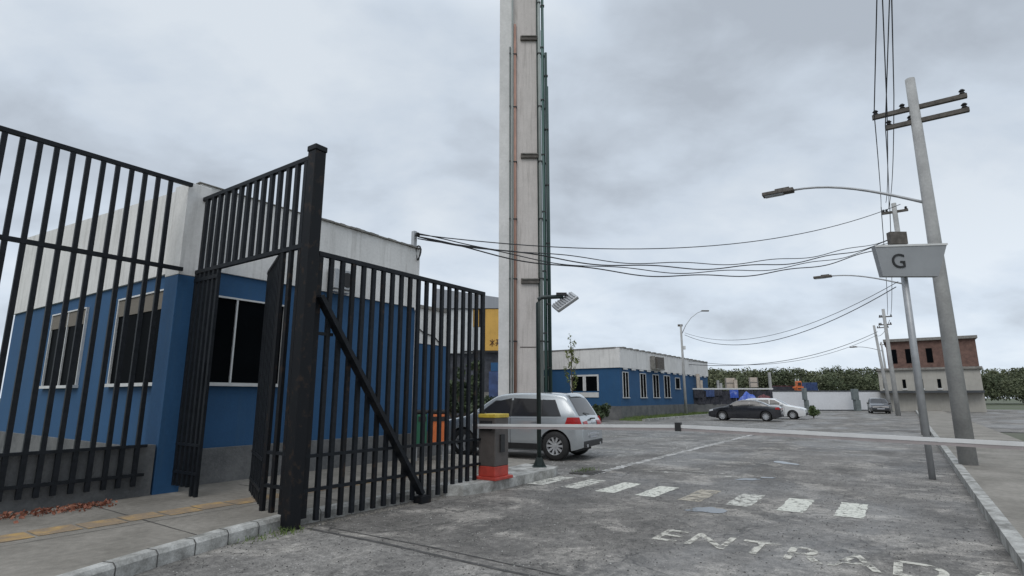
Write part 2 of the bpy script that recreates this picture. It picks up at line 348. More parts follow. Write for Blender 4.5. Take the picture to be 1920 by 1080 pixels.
# traffic island that carries the barrier and the lamp
mb = MB().prism([(2.78, 0), (2.95, -.22), (3.5, -.33), (5.6, -.33), (5.98, -.2), (6.02, .62), (2.78, .24)], -.01, .165)
road('island_kerb', M['kerb'], mb)
def ragged(pts, w0, z, n=60, jit=.25):
    P = [];
    for i in range(n + 1):
        t = i / n * (len(pts) - 1); j = min(int(t), len(pts) - 2); f = t - j
        x = pts[j][0] * (1 - f) + pts[j + 1][0] * f; y = pts[j][1] * (1 - f) + pts[j + 1][1] * f; P.append((x, y))
    vs = []
    for i, p in enumerate(P):
        q0 = P[max(0, i - 1)]; q1 = P[min(n, i + 1)]; t = Vector((q1[0] - q0[0], q1[1] - q0[1])).normalized()
        for s in (-1, 1):
            ww = w0 / 2 * (1 + random.uniform(-jit, jit)); vs.append((p[0] - t.y * s * ww, p[1] + t.x * s * ww, z))
    return vs, [(2 * i, 2 * i + 1, 2 * i + 3, 2 * i + 2) for i in range(n)]
def interp_k(a):
    for (x0, y0), (x1, y1) in zip(kl, kl[1:]):
        if x0 <= a <= x1: return y0 + (y1 - y0) * (a - x0) / (x1 - x0)
    return .3
mb = MB()
for i in range(len(kl) - 1):
    for f in (.0, .5):
        p = Vector(kl[i]).lerp(Vector(kl[i + 1]), f); t = (Vector(kl[i + 1]) - Vector(kl[i])).normalized(); n_ = Vector((-t.y, t.x)); q = p - n_ * .004; r = p + n_ * .15; h_ = t * .005
        mb.add([(q.x - h_.x, q.y - h_.y, 0), (q.x + h_.x, q.y + h_.y, 0), (q.x + h_.x, q.y + h_.y, .118), (q.x - h_.x, q.y - h_.y, .118)], [(0, 1, 2, 3)])
        q2 = p + n_ * .028; mb.add([(q2.x - h_.x, q2.y - h_.y, .1535), (q2.x + h_.x, q2.y + h_.y, .1535), (r.x + h_.x, r.y + h_.y, .1555), (r.x - h_.x, r.y - h_.y, .1555)], [(0, 1, 2, 3)])
        mb.add([(q.x - h_.x, q.y - h_.y, .118), (q.x + h_.x, q.y + h_.y, .118), (q2.x + h_.x, q2.y + h_.y, .1535), (q2.x - h_.x, q2.y - h_.y, .1535)], [(0, 1, 2, 3)])
road('kerb_joints', M['tar'], mb)
mb = MB()
for a_ in (-7.2, -5.2, -3.1, -1.1, 1.0, 3.1, 5.2):
    b0_ = interp_k(a_) + .16; mb.add(*ragged([(a_, b0_), (a_ + .01, 2.95)], .014, .152, 20, .5))
mb.add(*ragged([(-8.5, 1.05), (6.2, 1.05)], .010, .152, 60, .5))
road('pavement_joints', M['tar'], mb)
mb = MB()
for i in range(26):
    a = -5 + i * .42; b = 1.25 + .02 * math.sin(i * 3)
    mb.add([(a, b, .153), (a + .39, b, .153), (a + .39, b + .38, .153), (a, b + .38, .153)], [(0, 1, 2, 3)])
road('tactile_strip', M['tactile'], mb)
# right-hand pavement beyond the road
road('pavement_right', M['pave'], MB().box(-14, 90, -9.2, -7.02, -.01, .14))
road('kerb_right', M['kerb'], MB().box(-14, 90, -7.02, -6.88, -.01, .15))
# threshold seam, gutter line, bay lines
mb = MB()
mb.add(*ragged([(.16, -.12), (.2, -1.4), (.17, -3), (.24, -6.85)], .05, .004)); road('threshold_seam', M['tar'], mb)
mb = MB(); mb.add(*ragged([(.34, -.3), (.38, -2), (.33, -4), (.4, -6.85)], .022, .004)); road('threshold_groove', M['tar'], mb)
mb = MB(); mb.add(*ragged([(5.9, -.74), (12, -.72), (26, -.72)], .19, .004, 160, .5)); road('gutter_line', M['gutter'], mb)
mb = MB()
for a0 in range(12, 60, 5): mb.add(*ragged([(a0, .3), (a0, 5.2)], .12, .004, 20, .3))
road('parking_bay_lines', M['paint_worn'], mb)
mb = MB()
for a_, b0_, b1_ in ((7.6, -1.5, -3.4), (8.0, -2.0, -3.2), (10.4, -1.0, -3.6), (14.5, -1.2, -4.4), (19, -2, -5), (12.2, .6, 3.4), (10.9, .2, 1.4)): mb.add(*ragged([(a_, b0_), (a_ + .05, b1_)], .16, .006, 24, .5))
road('faded_markings', paint_mat('road_paint_faint', (.40, .385, .35), (.40, .54), 5), mb)
# crosswalk
for i in range(8):
    b0 = -5.58 + i * .70; mb = MB(); a0, a1 = 4.6 + random.uniform(-.03, .03), 5.76 + random.uniform(-.04, .04); n = 14; vs = []
    for k_ in range(n + 1):
        a = a0 + (a1 - a0) * k_ / n
        vs += [(a, b0 + random.uniform(-.012, .012), .005), (a, b0 + .34 + random.uniform(-.012, .012), .005)]
    mb.add(vs, [(2 * q, 2 * q + 1, 2 * q + 3, 2 * q + 2) for q in range(n)])
    m_ = M['paint'] if i in (0, 1, 4, 5) else (M['paint_tan'] if i in (3,) else M['paint_worn'])
    road('crosswalk_marking', m_, mb)
# road lettering
tcu = bpy.data.curves.new('road_lettering', 'FONT'); tcu.body = 'ENTRADA'; tcu.size = 1.0; tcu.space_character = 1.12; tcu.offset = .006
to = bpy.data.objects.new('tmp_text', tcu); COL.objects.link(to)
bpy.context.view_layer.update()
me = bpy.data.meshes.new_from_object(to.evaluated_get(bpy.context.evaluated_depsgraph_get())); bpy.data.objects.remove(to)
xs = [v.co.x for v in me.vertices]; wid = max(xs) - min(xs); x0 = min(xs); ys = [v.co.y for v in me.vertices]; hgt = max(ys)
for v in me.vertices: v.co = Vector(((v.co.x - x0) / wid * 3.15, v.co.y / hgt * .56, 0))
me.materials.clear(); me.materials.append(M['paint_word'] if 'paint_word' in M else paint_mat('road_word_paint', (.50, .48, .42), (.47, .57), 7))
lo = bpy.data.objects.new('road_lettering', me); COL.objects.link(lo); lo.location = W(2.05, -3.70, .005); lo.rotation_euler = (0, 0, TH - math.pi / 2); tag(lo, kind='structure')
# puddles
def puddle(u, v, rx, ry):
    x = (u - 960) / F; y = (540 - v) / F; r = Vector((x, math.cos(PITCH) - y * math.sin(PITCH), math.sin(PITCH) + y * math.cos(PITCH))); t = -CH / r.z
    c = r * t; vs = []; n = 40; sd_ = random.random() * 9
    for k_ in range(n):
        a = 2 * math.pi * k_ / n; q = 1 + .55 * noise.noise(Vector((math.cos(a) * 1.6 + sd_, math.sin(a) * 1.6, sd_)))
        vs.append((math.cos(a) * rx * q, math.sin(a) * ry * q, 0))
    mb = MB(); mb.add(vs, [tuple(range(n))]); o = mb.build('puddle', M['puddle'], loc=(c.x, c.y, .006), rz=.2); tag(o, kind='structure')
for q in ((1325, 957, .24, .17), (1472, 868, .2, .34), (1404, 899, .22, .13), (1440, 896, .16, .09)): puddle(*q)
# drain cover with weeds
mb = MB().box(-.32, .32, -.26, .26, 0, .012)
for i in range(6): mb.box(-.28 + i * .1, -.22 + i * .1, -.2, .2, .012, .02)
dr = mb.build('drain_cover', M['tar'], loc=W(6.6, -.55, .004), rz=TH); tag(dr, 'dark drain grate at the end of the pale gutter line', 'drain cover')

# ------------------------------------------------------------------ foliage helpers
def leafquad(mb, c, s):
    n = Vector((random.gauss(0, 1), random.gauss(0, 1), random.gauss(0, 1) + .4)).normalized(); u = n.orthogonal().normalized(); u.rotate(Matrix.Rotation(random.random() * 6.3, 3, n)); v = n.cross(u)
    c = Vector(c); a = s * random.uniform(.6, 1.3); b = a * random.uniform(.45, .8)
    mb.add([c - u * a, c - v * b, c + u * a, c + v * b], [(0, 1, 2, 3)])
def clump(mb, c, r, n, s, sq=1):
    for _ in range(n):
        d = Vector((random.gauss(0, 1), random.gauss(0, 1), random.gauss(0, 1))).normalized() * r * random.random() ** .45; d.z *= sq
        leafquad(mb, Vector(c) + d, s)

def weeds(label, a, b, n, h_, z=.0, spread=.12):
    mb = MB(); c = W(a, b, z)
    for _ in range(n):
        p = Vector((random.gauss(0, spread), random.gauss(0, spread * .5), 0)); d = Vector((random.gauss(0, .03), random.gauss(0, .03), h_ * random.uniform(.4, 1))); t_ = Vector((random.gauss(0, 1), random.gauss(0, 1), 0)).normalized() * .006
        mb.add([p - t_, p + t_, p + d], [(0, 1, 2)])
        if random.random() < .5: leafquad(mb, p + d * .7, .012)
    o = mb.build('weeds', M['grass'], loc=c, rz=TH); tag(o, label, 'weed', None, 'stuff')
weeds('small weed tuft at the foot of the thick gate post', -.1, -.12, 70, .09)
weeds('sparse weed tuft against the kerb left of the gate post', -.5, -.10, 60, .06, 0, .2)
weeds('weed tuft growing round the drain grate', 6.75, -.42, 120, .10, 0, .2)

def grit(label, m, n, a0, a1, b0, b1, s0, s1, z=.002):
    mb = MB()
    for _ in range(n):
        a = a0 + (a1 - a0) * random.random() ** 1.3; b = random.uniform(b0, b1); r = random.uniform(s0, s1); an = random.random() * 6.3; v = []
        for k_ in range(4): v.append((a + math.cos(an + k_ * 1.57) * r * random.uniform(.6, 1.2), b + math.sin(an + k_ * 1.57) * r * random.uniform(.6, 1.2), z))
        v.append((a, b, z + r * random.uniform(.4, .8))); mb.add(v, [(0, 1, 4), (1, 2, 4), (2, 3, 4), (3, 0, 4)])
    road('road_grit', m, mb, label, 'gravel', 'stuff')
grit('scatter of pale crumbs and grit lying on the near road', M['kerb'], 5200, -2.5, 11, -6.8, .0, .003, .011)
grit('scatter of dark crumbs and grit lying on the near road', M['tar'], 6500, -2.5, 12, -6.8, .0, .003, .012)
grit('line of grit and dust gathered along the foot of the kerb', M['pave'], 1800, -.2, 2.8, -.12, .10, .003, .012)

# ------------------------------------------------------------------ building 1
GD = 'blue and white'
b1 = thing('blue_building', 'blue and white single-storey building behind the tall black fence on the left', 'building', W(.15, 3.45, .1), TH)
# local: x = a-.15, y = b-3.45, z from .1
X1, Y1 = 5.3, 9.5
mb = MB().box(0, X1, 0, Y1, .62, 3.6); mb.build('wall', M['blue'], b1)
mb = MB().box(-.03, X1 + .03, -.03, Y1, 0, .62); pl = mb.build('plinth', M['plinth'], b1, bevel=.01)
mb = MB().add([(-.05, -.05, 3.6), (X1 + .02, -.05, 3.6), (X1 + .02, Y1, 3.6), (-.05, Y1, 3.6), (-.05, -.05, 5.08), (X1 + .02, -.05, 5.08), (X1 + .02, Y1, 5.7), (-.05, Y1, 5.7)],
              [(0, 3, 2, 1), (4, 5, 6, 7), (0, 1, 5, 4), (1, 2, 6, 5), (2, 3, 7, 6), (3, 0, 4, 7)])
pa = mb.build('parapet', M['white'], b1)
mb = MB()
for i in range(22):
    x = 2.3 + i * .137; mb.box(x, x + .125, -.09 - random.uniform(0, .02), .06, 5.085 + random.uniform(-.004, .004), 5.115 + random.uniform(0, .018))
mb.build('coping', M['coping'], pa)
mb = MB().box(-.09, 2.28, -.08, .06, 5.084, 5.10); mb.build('coping', M['coping'], pa)
# corner pilaster, blue below and white above
mb = MB().box(-.42, -.055, -.45, .0, 0.02, 3.36); pb = mb.build('pilaster', M['blue'], b1, bevel=.008); pb['label'] = 'blue corner pilaster with white head'
mb = MB().box(-.425, -.052, -.455, .0, 3.362, 4.9); mb.build('pilaster_head', M['white'], pb, bevel=.008)
def window(parent, face, s0, s1, z0, z1, mull=(), blind=False, fr=.045, sill=True):
    """face 'x': wall plane y=0 facing -y, runs along x; face 'y': plane x=0 facing -x, runs along y"""
    def bx(mb, s0, s1, d0, d1, z0, z1):
        return mb.box(s0, s1, d0, d1, z0, z1) if face == 'x' else mb.box(d0, d1, s0, s1, z0, z1)
    g = bx(MB(), s0, s1, -.012, .01, z0, z1).build('window', M['glass'], parent)
    mb = MB(); bx(mb, s0 - fr, s0, -.05, .01, z0, z1); bx(mb, s1, s1 + fr, -.05, .01, z0, z1); bx(mb, s0 - fr, s1 + fr, -.052, .01, z1, z1 + fr)
    for q in mull: bx(mb, q - fr / 2, q + fr / 2, -.045, -.012, z0, z1)
    mb.build('window_frame', M['frame'], g)
    if sill: bx(MB(), s0 - fr * 2, s1 + fr * 2, -.11, .0, z0 - .06, z0 - .002).build('window_sill', M['frame'], g)
    if blind: bx(MB(), s0 + .002, s1 - .002, -.03, -.0125, z1 - .32, z1 - .005).build('window_blind', M['blind'], g)
    return g
window(b1, 'x', .12, 1.72, 1.70, 3.16, (.8,), False, .03)
window(b1, 'y', .75, 2.75, 1.70, 3.30, (1.75,), True, .03)
window(b1, 'y', 4.4, 6.4, 1.70, 3.30, (5.4,), True, .03)
# gutter pipe at the far corner
mb = MB().tube([(X1 - .08, -.09, 3.5), (X1 - .08, -.09, .3)], .03, 8); mb.tube([(X1 - .08, -.09, 3.5), (X1 - .08, -.02, 3.62)], .03, 8); mb.build('downpipe', M['frame'], b1, smooth=True)
# roof deck
MB().box(.1, X1 - .1, .15, Y1 - .1, 3.65, 3.75).build('roof', M['coping'], b1)
# rooftop bracket for the cables
br = thing('cable_bracket', 'steel cable bracket on the roof corner of the blue building', 'cable bracket', W(5.35, 3.5, 5.2), TH)
MB().box(-.05, .05, -.05, .05, 0, .45).build('mast', M['galv'], br)
mb = MB(); mb.lathe([(.03, 0), (.06, .02), (.03, .05), (.06, .07), (.03, .1)], 10, 'z', (.0, -.12, .3)); mb.bar((0, 0, .34), (0, -.14, .34), .03, .03); mb.build('insulator', M['black'], br)
mb = MB(); pts = [(.0 + .02 * math.sin(t / 12 * 6.28 * 2), -.16 - .08 * math.sin(t / 12 * 6.283), .05 - .18 * (1 - math.cos(t / 12 * 6.283)) / 2 * 2) for t in range(13)]
mb.tube(pts, .022, 6); mb.build('cable_coil', M['black'], br, smooth=True)
# wall-mounted grey unit, small white plate
ac = thing('wall_unit', 'grey wall-mounted condenser box above the blue band of the left building', 'air conditioner', W(3.0, 3.4, 3.75), TH)
MB().box(-.22, .30, -.26, -.01, .0, .42).build('casing', M['galv'], ac, bevel=.015)
mb = MB().lathe([(.0, -.275), (.15, -.275), (.16, -.262)], 20, 'y', (.1, 0, .21)); mb.build('fan_grille', M['black'], ac)
MB().box(-.18, .26, -.2, -.01, -.05, -.004).build('bracket', M['frame'], ac)
sw = MB().box(-.04, .04, -.03, 0, -.05, .05).build('wall_plate', M['frame'], loc=W(4.33, 3.445, 2.02), rz=TH, bevel=.006); tag(sw, 'small white plate fixed to the blue wall behind the gate', 'wall plate')
# lower extension
b1b = thing('building_extension', 'lower blue and white extension next to the taller blue building, behind the gate', 'building', W(5.5, 3.45, .1), TH)
MB().box(0, 1.1, 0, 4.5, .64, 2.75).build('wall', M['blue'], b1b)
MB().box(0, 1.13, -.03, 4.5, 0, .64).build('plinth', M['plinth'], b1b)
MB().box(0, 1.12, -.02, 4.5, 2.75, 3.62).build('parapet', M['white'], b1b)
MB().box(0, 1.16, -.06, 4.54, 3.62, 3.70).build('coping', M['coping'], b1b)
mb = MB().tube([(0.02, -.05, 3.1), (.2, -.04, 3.02), (.45, -.04, 2.98), (.62, -.04, 2.93), (.8, -.04, 2.8)], .014, 6); mb.build('cable', M['black'], b1b)

# low grey wall under the left fence
lw = road('low_wall', M['plinth'], MB().box(-9, -.30, 3.0, 3.2, .1, .86), 'low grey rendered wall behind the left run of the black fence', 'wall', None)

# ------------------------------------------------------------------ fence and gates
def barmesh(x, z0, z1, w=.052, d=.03, name='bar', parent=None, m=None, y=0):
    return MB().box(x - w / 2, x + w / 2, y - d / 2, y + d / 2, z0, z1).build(name, m or M['gate'], parent)
# big gate post
gp = thing('gate_post', 'tall thick black steel gate post standing at the kerb', 'gate post', W(0, 0, 0), TH)
MB().box(-.085, .085, -.085, .085, 0, 4.82).build('post', M['gate_rust'], gp, bevel=.01)
MB().box(-.096, .096, -.096, .096, 4.82, 4.90).build('cap', M['gate'], gp, bevel=.012)
for z in (.3, .95, 3.0): MB().tube([(.1, 0, z - .07), (.1, 0, z + .07)], .035, 10).build('hinge', M['gate_rust'], gp)
# street gate leaf, open along the kerb
gl = thing('gate_leaf', 'open black barred vehicle gate leaf standing along the kerb, braced by a diagonal strut', 'gate', W(.13, 0, 0), TH)
MB().box(0, 3.60, -.03, .03, 3.40, 3.46).build('rail', M['gate'], gl)
MB().box(0, 3.60, -.026, .026, .81, .85).build('rail', M['gate'], gl); MB().box(0, 3.60, -.026, .026, .40, .44).build('rail', M['gate'], gl)
for i in range(20):
    x = .03 + i * 3.53 / 19; wd = .075 if i in (0, 19) else .060
    MB().box(x - wd / 2, x + wd / 2, -.024, .024, .05 if i not in (0, 19) else .1, 3.4).build('bar', M['gate'] if i % 3 else M['gate_rust'], gl)
mb = MB().bar((.02, -.06, 2.85), (2.0, -.08, .14), .06, .13, (0, 1, 0)); mb.build('strut', M['gate'], gl)
MB().box(1.93, 2.14, -.16, .0, .0, .10).build('strut_foot', M['gate_rust'], gl)
MB().box(0, .3, -.02, .02, 2.35, 2.39).build('lock_rail', M['gate'], gl)
# upper panel from post to pilaster with fixed side panels
up = thing('transom_fence', 'black barred transom fence panel above the pedestrian gateway', 'fence', W(0, 0, 0), TH + math.pi / 2)
# local x = b, y = -a
MB().box(.085, 3.0, -.03, .03, 4.74, 4.80).build('rail', M['gate'], up); MB().box(.085, 3.0, -.028, .028, 3.50, 3.56).build('rail', M['gate'], up)
for i in range(14):
    x = .21 + i * .205; MB().box(x - .034, x + .034, -.026, .026, 3.56, 4.74).build('bar', M['gate'], up)
for x in (.21, .415, .60):
    MB().box(x - .032, x + .032, -.024, .024, .15 if x < .6 else .05, 3.50).build('bar', M['gate_rust'], up)
for z in (.44, .84): MB().box(.085, .62, -.025, .025, z, z + .04).build('rail', M['gate'], up)
fx = thing('narrow_fence', 'narrow fixed black barred panel beside the blue pilaster', 'fence', W(0, 0, 0), TH + math.pi / 2)
for z in (.44, .84): MB().box(2.28, 3.05, -.025, .025, z, z + .04).build('rail', M['gate'], fx)
for i in range(6):
    x = 2.29 + i * .135; MB().box(x - .028, x + .028, -.022, .022, .06 if i < 2 else .26, 3.50).build('bar', M['gate'], fx)
MB().box(2.27, 3.05, -.028, .028, 3.36, 3.42).build('rail', M['gate'], fx)
MB().box(2.32, 2.46, -.05, -.02, 1.8, 2.1).build('lock_box', M['black'], fx)
MB().box(2.355, 2.425, -.056, -.049, 1.92, 1.96).build('lock_plate', M['frame'], fx)
# pedestrian leaf swung inwards
hp = W(0, .66, 0); dv = Vector((-.50, .866)); ang = math.atan2(dv.y, dv.x)
pg = thing('pedestrian_gate', 'black barred pedestrian gate leaf swung inwards beside the big post', 'gate', hp, ang)
for z in (.26, .64, 3.36): MB().box(0, 1.35, -.022, .022, z + .1, z + .145).build('rail', M['gate'], pg)
for i in range(10):
    x = .02 + i * .145; MB().box(x - .022, x + .022, -.016, .016, .2, 3.46).build('bar', M['gate'], pg)
MB().box(1.0, 1.33, -.04, .0, 1.5, 1.8).build('lock_box', M['black'], pg)
# left run of the fence, parallel to the road
lf = thing('fence_run', 'tall black barred fence run left of the blue pilaster above the low grey wall', 'fence', W(-.45, 2.93, 0), TH + math.pi)
# local x = -a
MB().box(-.2, 6.6, -.03, .03, 4.90, 4.96).build('rail', M['gate'], lf); MB().box(-.2, 6.6, -.028, .028, 3.50, 3.56).build('rail', M['gate'], lf)
for z in (.44, .84): MB().box(0, 6.6, -.025, .025, z, z + .04).build('rail', M['gate'], lf)
for i in range(36):
    x = .12 + i * .182; MB().box(x - .029, x + .029, -.022, .022, .31, 4.9).build('bar', M['gate'], lf)
# dead leaves at the foot of the wall
mb = MB()
for _ in range(420):
    a = -.9 - abs(random.gauss(0, 1.0)); b = 2.75 - abs(random.gauss(0, .16)); c = W(a, b, .155 + random.random() * .05) - Vector((0, 0, 0)); leafquad(mb, c, .028)
tag(mb.build('leaf_litter', M['deadleaf']), 'drift of reddish dead leaves at the foot of the low grey wall', 'leaves', None, 'stuff')

for o_ in list(bpy.data.objects):      # slight bends and play in the welded bars
    if o_.name.split('.')[0] == 'bar' and o_.parent:
        c_ = sum((Vector(v.co) for v in o_.data.vertices), Vector()) / 8; dx_ = random.uniform(-.010, .010); dy_ = random.uniform(-.004, .004); zt_ = max(v.co.z for v in o_.data.vertices)
        for v in o_.data.vertices:
            if v.co.z < c_.z: v.co.x += dx_; v.co.y += dy_
# ------------------------------------------------------------------ barrier
bc = thing('parking_barrier', 'parking barrier with brown yellow-topped cabinet and long white boom across the road', 'barrier', W(3.85, -.15, .165), TH)
# local x=a, y=b
MB().box(-.26, .26, -.24, .24, 0, .05).build('foot_plate', M['red'], bc, bevel=.008)
MB().box(-.2, .2, -.18, .18, .05, .22).build('lower_cabinet', M['red'], bc, bevel=.01)
MB().box(-.2, .2, -.18, .18, .222, 1.03).build('cabinet', M['cab'], bc, bevel=.012)
MB().box(-.21, .21, -.19, .19, 1.032, 1.10).build('cabinet_top', M['yellow'], bc, bevel=.012)
MB().box(-.06, .06, -.203, -.181, .45, .75).build('cabinet_door', M['trim'], bc)
zb = .905
mb = MB().box(-.245, -.2, -.12, .12, zb - .08, zb + .08); mb.build('boom_clamp', M['black'], bc)
bm_ = MB().bar((-.275, .25, zb), (-.275, -3.4, zb + .085), .035, .042); bm_.build('boom', M['boom'], bc)
bm_ = MB().bar((-.275, -3.4, zb + .085), (-.275, -7.4, zb + .0), .035, .042); bm_.build('boom', M['boom'], bc)
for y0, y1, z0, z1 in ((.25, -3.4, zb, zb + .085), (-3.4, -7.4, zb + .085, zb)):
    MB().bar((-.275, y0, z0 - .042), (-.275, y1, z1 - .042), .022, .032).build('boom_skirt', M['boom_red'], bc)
MB().box(-.31, -.24, -3.45, -3.37, zb + .02, zb + .135).build('boom_joint', M['black'], bc)

# green floodlight pole on the island
fl = thing('floodlight_pole', 'dark green floodlight pole on the traffic island with a tilted lamp on its side arm', 'street lamp', W(5.72, .08, .165), 0)
MB().box(-.14, .14, -.14, .14, 0, .012).build('base_plate', M['lampgreen'], fl)
mb = MB()
for sx in (-1, 1): mb.add([(sx * .13, 0, .012), (sx * .05, 0, .012), (sx * .05, 0, .2)], [(0, 1, 2)])
mb.box(-.055, .055, -.055, .055, .012, .18); mb.build('base_sleeve', M['lampgreen'], fl, bevel=.006)
mb = MB().tube([(0, 0, .1), (0, 0, 3.38), (.02, 0, 3.46), (.08, 0, 3.50), (.55, 0, 3.52)], .045, 12); mb.build('pole', M['lampgreen'], fl, smooth=True)
MB().box(.40, .62, -.05, .05, 3.54, 3.60).build('arm_clamp', M['black'], fl)
h = thing('lamp_head', None, None, (0, 0, 0)); h.parent = fl; h.location = (.58, -.05, 3.40); h.rotation_euler = (rad(35), rad(-35), 0)
MB().box(-.27, .27, -.17, .17, -.05, .03).build('lamp_housing', M['galv'], h, bevel=.02)
MB().box(-.24, .24, -.14, .14, -.058, -.051).build('lamp_glass', M['lamphead'], h)
mb = MB()
for i in range(8): mb.box(-.22 + i * .06, -.205 + i * .06, -.14, .14, .03, .06)
mb.build('lamp_fins', M['galv'], h)

# ------------------------------------------------------------------ tower
TY = 20.5
tw = thing('concrete_tower', 'very tall pale concrete tower with pipes and steps running up its face', 'tower', at(985, 745, TY) * 1.0)
tw.location.z = 0
def tx(u): return (u - 985) / F * TY * 1.02
H_ = 25
MB().box(tx(936), tx(964), -.12, 1.1, 0, H_).build('flange', M['tower'], tw, bevel=.01)
MB().box(tx(964), tx(1017), .0, .95, 0, H_).build('web_panel', M['tower_panel'], tw)
MB().box(tx(1013), tx(1019), -.06, 1.0, 0, H_).build('edge_rib', M['pipe_grey'], tw)
for v in (73, 293, 527):
    z = at(990, v, TY).z; mb = MB(); mb.box(tx(978), tx(1012), -.10, .0, z - .10, z + .09); s_ = mb.build('step', M['slot'], tw, bevel=.01)
    MB().box(tx(981), tx(1011), -.14, -.1, z + .04, z + .08).build('step_lip', M['coping'], s_)
def pipe(u, r, z1, m, y=-.06, z0=0, clamps=True):
    o = MB().tube([(tx(u), y, z0), (tx(u), y, z1)], r, 10).build('pipe', m, tw, smooth=True)
    if clamps:
        mb = MB(); z = z0 + 1.2
        while z < z1 - .3: mb.box(tx(u) - r * 1.4, tx(u) + r * 1.4, y - r * 1.15, y + r, z, z + .045); z += 2.35
        mb.build('clamp', M['black'], o)
zt = lambda v: at(985, v, TY).z
pipe(957, .022, zt(92), M['pipe_dark'], -.15); pipe(961.5, .028, H_, M['pipe_grey'], -.15, clamps=False)
pipe(967, .055, zt(48), M['pipe_red'], -.06)
pipe(1011.5, .022, H_, M['pipe_dark'], -.03, clamps=False)
pipe(1016, .055, H_, M['pipe_grey'], -.12); pipe(1022, .05, zt(60), M['pipe_green'], -.08, z0=.3); pipe(1024, .06, H_, M['pipe_green'], .08); pipe(1029.5, .055, zt(100), M['pipe_dark'], -.02, z0=1.4)
pipe(1032.5, .04, zt(160), M['pipe_green'], .1, z0=1.4, clamps=False)
MB().box(tx(1008), tx(1033), -.05, .05, 1.2, 1.28).build('pipe_bracket', M['pipe_dark'], tw)
MB().box(tx(930), tx(1040), -.25, 1.25, 0, .35).build('footing', M['tower'], tw, bevel=.02)
MB().box(tx(976), tx(1008), -.006, .0, zt(652), zt(650)).build('panel_joint', M['slot'], tw)

